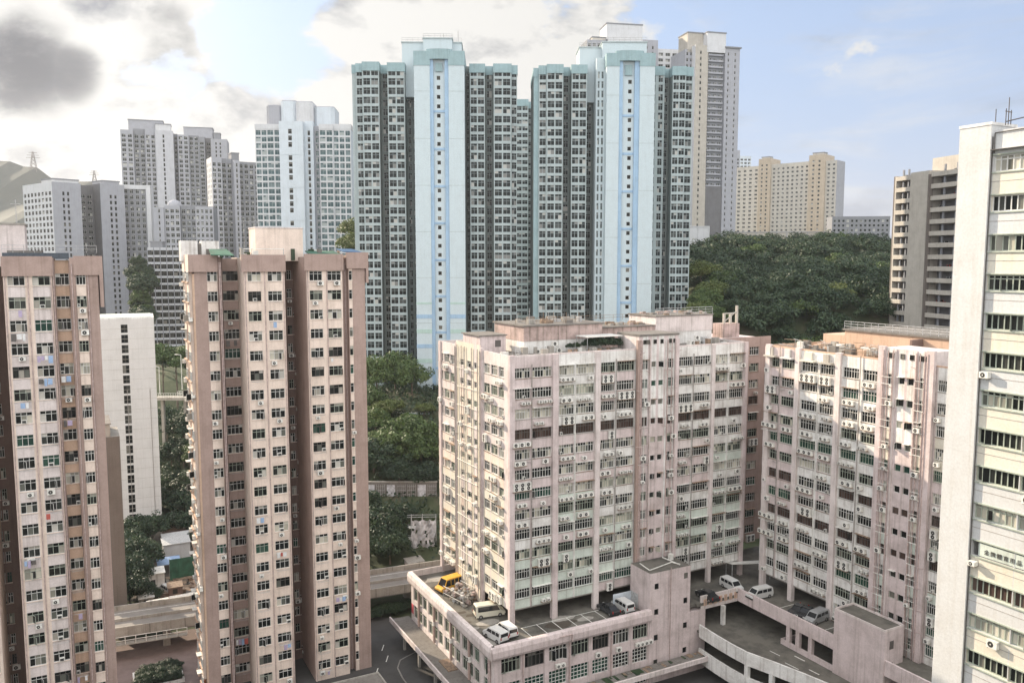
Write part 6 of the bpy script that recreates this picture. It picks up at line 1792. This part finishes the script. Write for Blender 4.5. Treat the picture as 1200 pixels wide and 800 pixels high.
# white sheet on a scaffold, low huts and boxes right of the lone pink block
p = at_z(496, 655, 0); t = thing('scaffold_screen', 'torn white plastic sheeting hung on a scaffold, behind the elevated road', 'scaffold', (p[0], p[1], 0), AL - R(25))
q = QB(); n, mz = 14, 12; g2 = np.random.default_rng(2)
Zs = np.linspace(.6, 9.4, mz); Xs = np.linspace(-2.6, 2.8, n)
Pg = np.array([[(x + .25 * math.sin(z), .25 * math.sin(x * 2.2 + z * .8) + g2.normal() * .1, z * (1 - .05 * abs(math.sin(x * 2)))) for x in Xs] for z in Zs]).reshape(-1, 3)
Pb = Pg + np.array([0, .05, 0]); I = (np.arange(mz - 1)[:, None] * n + np.arange(n - 1)[None, :]).ravel(); I = I[g2.random(len(I)) > .10]
F = np.stack([I, I + 1, I + n + 1, I + n], 1); q.add(Pg, F, MT['sheet']); q.add(Pb, F, MT['sheet']); q.obj('sheeting', t)
q = QB()
for x in (-2.7, -.2, 2.9):
    for y in (.4, 2.0): q.tube((x, y, 0), (x, y, 10), .06, MT['steel'], 4)
for z in (2.5, 5, 7.5, 9.8):
    for y in (.4, 2.0): q.tube((-3.6, y, z), (3.0, y, z), .05, MT['steel'], 4)
q.box(-3.5, .4, 4.6, -.2, 2.0, 4.7, MT['acwhite']); q.box(-3.5, .4, 7.1, -.2, 2.0, 7.2, MT['acwhite'])
q.obj('scaffold_frame', t)
shed('open topped pale box shed in front of the torn white sheeting', 488, 668, 3.6, 2.6, 1.8, 'palepink', roof='concrete')
shed('small grey hut under the dark trees beside the torn sheeting', 468, 655, 3.0, 2.4, 1.9, 'concrete', roof='steel')
r_ = random.Random(15)
for k in range(14):
    p = at_z(r_.uniform(438, 482), r_.uniform(668, 676), .02); a = r_.uniform(.3, .8)
    t = thing('yard_crate', 'pale crate or sack behind the elevated road, near the torn white sheeting', 'crate', p, r_.uniform(0, 3), 'crates beside the torn sheeting')
    q = QB(); q.box(-a, -a * .7, 0, a, a * .7, a * .8, MT[r_.choice(['acwhite', 'rusty', 'concrete', 'sheet'])]); q.box(-a - .03, -a * .73, a * .801, a + .03, a * .73, a * .88, MT['steel']); q.obj('box', t)
# panelled wall among the trees
pa, pb = at_y(428, 577, 199), at_y(512, 577, 199)
zb = float(H(-25, 199)) - 1.0
t = thing('panelled_wall', 'grey garden wall with square pale panels and planted trellises, among the trees', 'wall', (pa[0], pa[1], zb), 0)
L = pb[0] - pa[0]; hw = pa[2] + 2.6 - zb
q = QB(); q.box(0, 0, 0, L, .35, hw, MT['dkconc']); q.box(-.1, -.1, hw + .002, L + .1, .45, hw + .25, MT['concrete']); q.obj('wall', t)
for k in range(7):
    x = .3 + k * L / 7
    if k in (0, 2, 5): q = QB(); q.box(x, -.08, hw - 5, x + L / 7 - .5, -.01, hw - .6, MT['sheet']); q.obj('panel', t)
    else:
        q = QB()
        for i in range(5): q.tube((x + i * .5, -.1, hw - 5), (x + i * .5, -.1, hw - .5), .04, MT['steel'], 4); q.tube((x, -.1, hw - 5 + i), (x + L / 7 - .5, -.1, hw - 5 + i), .04, MT['steel'], 4)
        q.obj('trellis', t)
# pavilion with a pale flat roof above the trees
p = at_y(474, 482, 229); zg = float(H(p[0], 229)) - .3
t = thing('pavilion', 'long pale roofed pavilion at the foot of the large blue tower', 'pavilion', (p[0], p[1], zg), R(-8)); hh = p[2] - zg
q = QB(); q.box(-4.5, -2, hh - .3, 7.5, 4, hh, MT['btile'])
for k in range(9): q.box(-4.4 + k * 1.3, -1.9, hh + .002, -4.0 + k * 1.3, 3.9, hh + .1, MT['acwhite'])
q.obj('roof', t)
q = Pieces()
for x in (-4, 0, 4, 7):
    for y in (-1.6, 3.6): q.box(x, y, 0, x + .3, y + .3, hh - .302, MT['concrete'])
q.obj('post', t)
# footbridge with white railings and lamp posts on the left
pa, pb = at_y(180, 466, 238), at_y(245, 462, 238)
t = thing('footbridge', 'footbridge with white railings in the gap beside the lone pink block', 'footbridge', (pa[0], pa[1], pa[2] - .8), 0.02)
L = pb[0] - pa[0]
q = QB(); q.box(0, 0, 0, L, 3.5, .8, MT['concrete']); q.obj('bridge_deck', t)
q = QB(); railing(q, (0, .1, .8), (L, .1, .8), 1.3, MT['acwhite'], .7, 2, .05); railing(q, (L * .35, 3.3, .8), (L, 3.3, 2.4), 1.3, MT['acwhite'], .7, 3, .06); q.obj('railing', t)
q = Pieces()
for x in (1.5, L * .5, L - 1.5): q.box(x, 1.2, -14, x + .8, 2.4, -.002, MT['concrete'])
q.obj('pier', t)
for k, (px, yb, yt, lb) in enumerate(((187.5, 462, 430, 'white lamp post at the footbridge, next to the white gable'), (213.5, 456, 416, 'taller white lamp post at the footbridge, clear of the gable'))):
    p = at_y(px, yb, 241.8); z1 = z_at(yt, p[0], 241.8)
    t = thing('street_lamp', lb, 'street lamp', (p[0], p[1], p[2]), 0, 'lamp posts at the footbridge')
    q = QB(); q.tube((0, 0, 0), (0, 0, z1 - p[2]), .14, MT['acwhite'], 6, .09); q.obj('post', t)
    q = QB(); q.tube((0, 0, z1 - p[2]), (-1.0, 0, z1 - p[2] + .2), .07, MT['acwhite'], 5); q.box(-1.8, -.2, z1 - p[2] + .1, -.8, .2, z1 - p[2] + .3, MT['acwhite']); q.obj('lamp_head', t)
# roof edge at the very bottom, between the lone pink block and the street
p = at_z(415, 800, 3.2); t = thing('low_flat_roof', 'low dark flat roof with a pale edge at the foot of the lone pink block', 'low building', (p[0], p[1], 0), AL)
q = QB(); q.box(-6, -8, 0, 4.2, 1.2, 3.1, MT['taupe']); q.obj('wall', t)
q = QB(); q.box(-6.1, -8.1, 3.102, 4.3, 1.3, 3.2, MT['dkconc']); roof_things(q, -6.15, 4.35, -8.15, 1.35, 3.202, .22, MT['concrete'], .2); q.obj('roof', t)
for rn, a, b, dv, lo in LAUNDRY[:44]:
    ro = bpy.data.objects[rn]; an = ro.rotation_euler.z
    x, y = ro.location.x + math.cos(an) * a - math.sin(an) * (dv - .78), ro.location.y + math.sin(an) * a + math.cos(an) * (dv - .78)
    t = thing('laundry', 'coloured laundry hung out on a pole under a window of a pink residential block', 'laundry', (x, y, ro.location.z + lo - .16), an, 'laundry under the windows')
    q = QB(); q.tube((0, 0, 0), (b - a, 0, 0), .025, MT['steel'], 4); q.tube((.2, 0, 0), (.2, .75, 0), .02, MT['steel'], 3); q.tube((b - a - .2, 0, 0), (b - a - .2, .75, 0), .02, MT['steel'], 3); q.obj('pole', t)
    u_ = .1
    while u_ < b - a - .5:
        w_ = rt.uniform(.3, .6); hh_ = rt.uniform(.5, 1.0)
        if rt.random() < .75: q = QB(); q.box(u_, -.03 + rt.uniform(-.02, .02), -hh_, u_ + w_, .02, -.003, MT[rt.choice(['cloth_a', 'cloth_b', 'cloth_b', 'cloth_c', 'cloth_d', 'dframe'])]); q.obj('garment', t)
        u_ += w_ + .08
# cars on the open floors of the car park tower
for k_, (x_, z_) in enumerate(CPCARS):
    c_, s_ = math.cos(R(-75)), math.sin(R(-75)); o_ = cpark.location
    y_ = 1.75
    car('car half hidden behind a parapet of the car park tower', (o_.x + c_ * x_ - s_ * y_, o_.y + s_ * x_ + c_ * y_, o_.z + z_), R(-75) + math.pi / 2 * (1 if k_ % 2 else -1) * 1.0, ['carwhite', 'carsilver', 'cardark', 'carred'][k_ % 4], 3.0, 1.7, 'cars in the car park tower')
# unseen row of plain blocks behind the camera, added to darken the lower street
for x_, w_, h_, y_ in ((-150, 70, 66, -14), (-72, 74, 64.5, -9), (10, 62, 62, -12), (80, 75, 67, -16)):
    t = thing('unseen_shading_block', 'unseen plain grey block added behind the camera to shade the street', 'apartment block', (x_ + w_, y_, 0), math.pi, 'unseen blocks added behind the camera')
    qw = QB(); wl_ = []
    facade(qw, wl_, rotm(0, 0, 0), 0.0, 0, w_, 0, h_, even_cols(1, w_ - 1, int(w_ / 4), .6), [(h_ - 2.6 - 3.1 * k, h_ - 1.1 - 3.1 * k) for k in range(int(h_ / 3.1) - 1)], MT['tgrey'], MT['tgrey'], lambda a, b, c, d: window_tpl(c, d, 3, .3, 'glass', 'frame', (a + b) % 4, simple=True))
    qw.box(0, .5, 0, w_, 18, h_ - .01, MT['tgrey2']); qw.obj('wall', t)
    qq = QB()
    for T, x, y, z, a in wl_: qq.add(T.V, T.F, [T.mats[k] for k in T.MI], rotm(x, y, a, z))
    tag(qq.obj('window_rows', t), kind='stuff')
# the air itself
def haze(d):
    m = bpy.data.materials.new('haze_air'); m.use_nodes = True; nt_ = m.node_tree
    nt_.nodes.remove(nt_.nodes['Principled BSDF'])
    pv = nt_.nodes.new('ShaderNodeVolumePrincipled'); pv.inputs['Density'].default_value = d; pv.inputs['Color'].default_value = (.88, .92, .98, 1); pv.inputs['Anisotropy'].default_value = .3
    nt_.links.new(pv.outputs[0], nt_.nodes['Material Output'].inputs['Volume'])
    q_ = QB(); q_.box(-3000, -800, -8, 3000, 4000, 352, m); tag(q_.obj('haze'), kind='stuff')
HAZE = 0.0001
if HAZE: haze(HAZE)
# ------------------------------------------------------------------ sky and light
SUN_AZ, SUN_EL = R(51), R(25)                # to the left of straight ahead, low
sd = np.array([-math.sin(SUN_AZ) * math.cos(SUN_EL), math.cos(SUN_AZ) * math.cos(SUN_EL), math.sin(SUN_EL)])
from mathutils import Vector
lt = bpy.data.lights.new('sun', 'SUN'); lt.energy = 4.5; lt.angle = R(.5); lt.color = (1.0, .84, .64)
lo_ = bpy.data.objects.new('sun', lt); COL.objects.link(lo_)
lo_.rotation_euler = Vector(tuple(-sd)).to_track_quat('-Z', 'Y').to_euler()
lo_.location = (-400, 200, 300)

w = bpy.data.worlds.new('World'); scene.world = w; w.use_nodes = True
nt = w.node_tree; L_ = nt.links.new
bg = nt.nodes['Background']; bg.inputs['Strength'].default_value = 1.0
tc = N(nt, 'ShaderNodeTexCoord')
sky = N(nt, 'ShaderNodeTexSky'); sky.sky_type = 'NISHITA'; sky.sun_disc = False; sky.sun_elevation = SUN_EL; sky.sun_rotation = -SUN_AZ
sky.air_density = 1.2; sky.dust_density = 1.5; sky.ozone_density = 2.0; sky.altitude = 60
def mth(op, a, b=None, clamp=False):
    n = N(nt, 'ShaderNodeMath', operation=op, use_clamp=clamp)
    for i, v in enumerate((a, b)):
        if v is None: continue
        if isinstance(v, (int, float)): n.inputs[i].default_value = v
        else: L_(v, n.inputs[i])
    return n.outputs[0]
def vmul(col, k):
    n = N(nt, 'ShaderNodeVectorMath', operation='SCALE'); L_(col, n.inputs[0])
    if isinstance(k, (int, float)): n.inputs[3].default_value = k
    else: L_(k, n.inputs[3])
    return n.outputs[0]
def mixc(f, a, b):
    n = N(nt, 'ShaderNodeMix', data_type='RGBA'); 
    if isinstance(f, (int, float)): n.inputs[0].default_value = f
    else: L_(f, n.inputs[0])
    for i, v in ((6, a), (7, b)):
        if isinstance(v, tuple): n.inputs[i].default_value = (*v, 1)
        else: L_(v, n.inputs[i])
    return n.outputs[2]
def mrange(v, a, b, c=0.0, d=1.0):
    n = N(nt, 'ShaderNodeMapRange', interpolation_type='SMOOTHSTEP'); L_(v, n.inputs[0])
    for i, x in enumerate((a, b, c, d)): n.inputs[i + 1].default_value = x
    return n.outputs[0]
sp = N(nt, 'ShaderNodeSeparateXYZ'); L_(tc.outputs['Generated'], sp.inputs[0])
def pdir(px, py):
    a, b = (px - 600) / FPX, (400 - py) / FPX
    v = np.array([a, CP + b * SP, -SP + b * CP]); return v / np.linalg.norm(v)
def blob(px, py, wide, core=0.0, d=None):
    D_ = pdir(px, py) if d is None else np.array(d) / np.linalg.norm(d)
    n = N(nt, 'ShaderNodeVectorMath', operation='DOT_PRODUCT'); L_(tc.outputs['Generated'], n.inputs[0]); n.inputs[1].default_value = tuple(D_)
    return mrange(n.outputs['Value'], math.cos(R(wide)), math.cos(R(core)))
# clouds: billows of noise over the directions of the dome, denser toward the sun, an unseen bright bank added behind the camera to lift shaded fronts
def noise(scale, det, rough, loc=(0, 0, 0), sc=(1, 1, 1.75), dist=.15):
    m_ = N(nt, 'ShaderNodeMapping'); m_.inputs['Location'].default_value = loc; m_.inputs['Scale'].default_value = sc; L_(tc.outputs['Generated'], m_.inputs['Vector'])
    n_ = N(nt, 'ShaderNodeTexNoise', Scale=scale, Detail=det, Roughness=rough, Distortion=dist); L_(m_.outputs[0], n_.inputs['Vector']); return n_.outputs['Fac']
n1 = noise(5.2, 12.0, .57, (.3, .1, .2))
n1s = noise(5.2, 12.0, .57, (.3 + .012, .1 - .012, .2 - .06))
nb = noise(2.6, 4.0, .5, (1.7, .4, .9))
n3 = noise(3.0, 10.0, .62, (.5, 2.2, 1.1), (1, 1, 4.5), .4)
left = blob(170, 150, 42, 14); back_ = blob(0, 0, 105, 20, (.1, -1, .55)); mid = blob(640, 35, 21, 5)
cover = mth('ADD', mth('ADD', mth('MULTIPLY', n1, .7), mth('MULTIPLY', nb, .3)), mth('MULTIPLY', left, .15))
cover = mth('ADD', cover, mth('ADD', mth('MULTIPLY', back_, .16), mth('MULTIPLY', mid, .07)))
hole = mth('MAXIMUM', blob(330, -5, 8, 2), mth('MULTIPLY', blob(175, 85, 4, .5), .7))
cover = mth('SUBTRACT', cover, mth('MULTIPLY', hole, .13))
cover = mth('SUBTRACT', cover, mth('MULTIPLY', blob(1010, 140, 27, 10), .10))
dens = mrange(cover, .495, .55)
wisp = mth('MULTIPLY', mrange(n3, .47, .70), mth('MULTIPLY', blob(960, 120, 26, 5), .6))
dens = mth('MAXIMUM', dens, wisp)
lit = mth('ADD', mth('MULTIPLY', mth('SUBTRACT', n1, n1s), 6.0), mth('ADD', mth('MULTIPLY', mth('SUBTRACT', .52, nb), 2.0), .62), False)
lit = mth('ADD', lit, mth('MULTIPLY', left, .2), True)
ccol = mixc(lit, (.43, .445, .49), (1.06, 1.045, 1.01))
dark = mth('MAXIMUM', mth('MAXIMUM', blob(20, 72, 4.3, .3), mth('MULTIPLY', blob(76, 84, 2.6, .3), .9)), mth('MULTIPLY', blob(200, 46, 2.8, .2), .65))
dark = mth('MULTIPLY', dark, mrange(mth('ADD', mth('MULTIPLY', n1s, .8), mth('MULTIPLY', dark, .16)), .36, .54))
ccol = mixc(mth('MULTIPLY', dark, .95, True), ccol, (.15, .16, .195))
bright = mth('ADD', .43, mth('MULTIPLY', blob(0, 0, 60, 5, tuple(sd)), .08))
bright = mth('ADD', bright, mth('MULTIPLY', back_, 1.05))
ccol = vmul(ccol, bright)
skyc = vmul(sky.outputs['Color'], .11)
# high thin veil that whitens the clear sky toward the horizon
veil = mrange(sp.outputs['Z'], .45, -.02, .42, .78)
skyc = mixc(veil, skyc, (.25, .30, .455))
dens = mth('MAXIMUM', dens, mth('MULTIPLY', dark, 1.3, True))
outc = mixc(dens, skyc, ccol)
L_(outc, bg.inputs['Color'])

scene.view_settings.view_transform = 'Standard'
scene.view_settings.look = 'None'
scene.view_settings.exposure = 0.88
scene.view_settings.gamma = 1.0
scene.render.engine = 'CYCLES'
scene.cycles.use_denoising = True
scene.cycles.volume_bounces = 0
scene.cycles.max_bounces = 6
scene.cycles.diffuse_bounces = 3
scene.cycles.glossy_bounces = 2
scene.cycles.transparent_max_bounces = 4
scene.cycles.caustics_reflective = False
scene.cycles.caustics_refractive = False
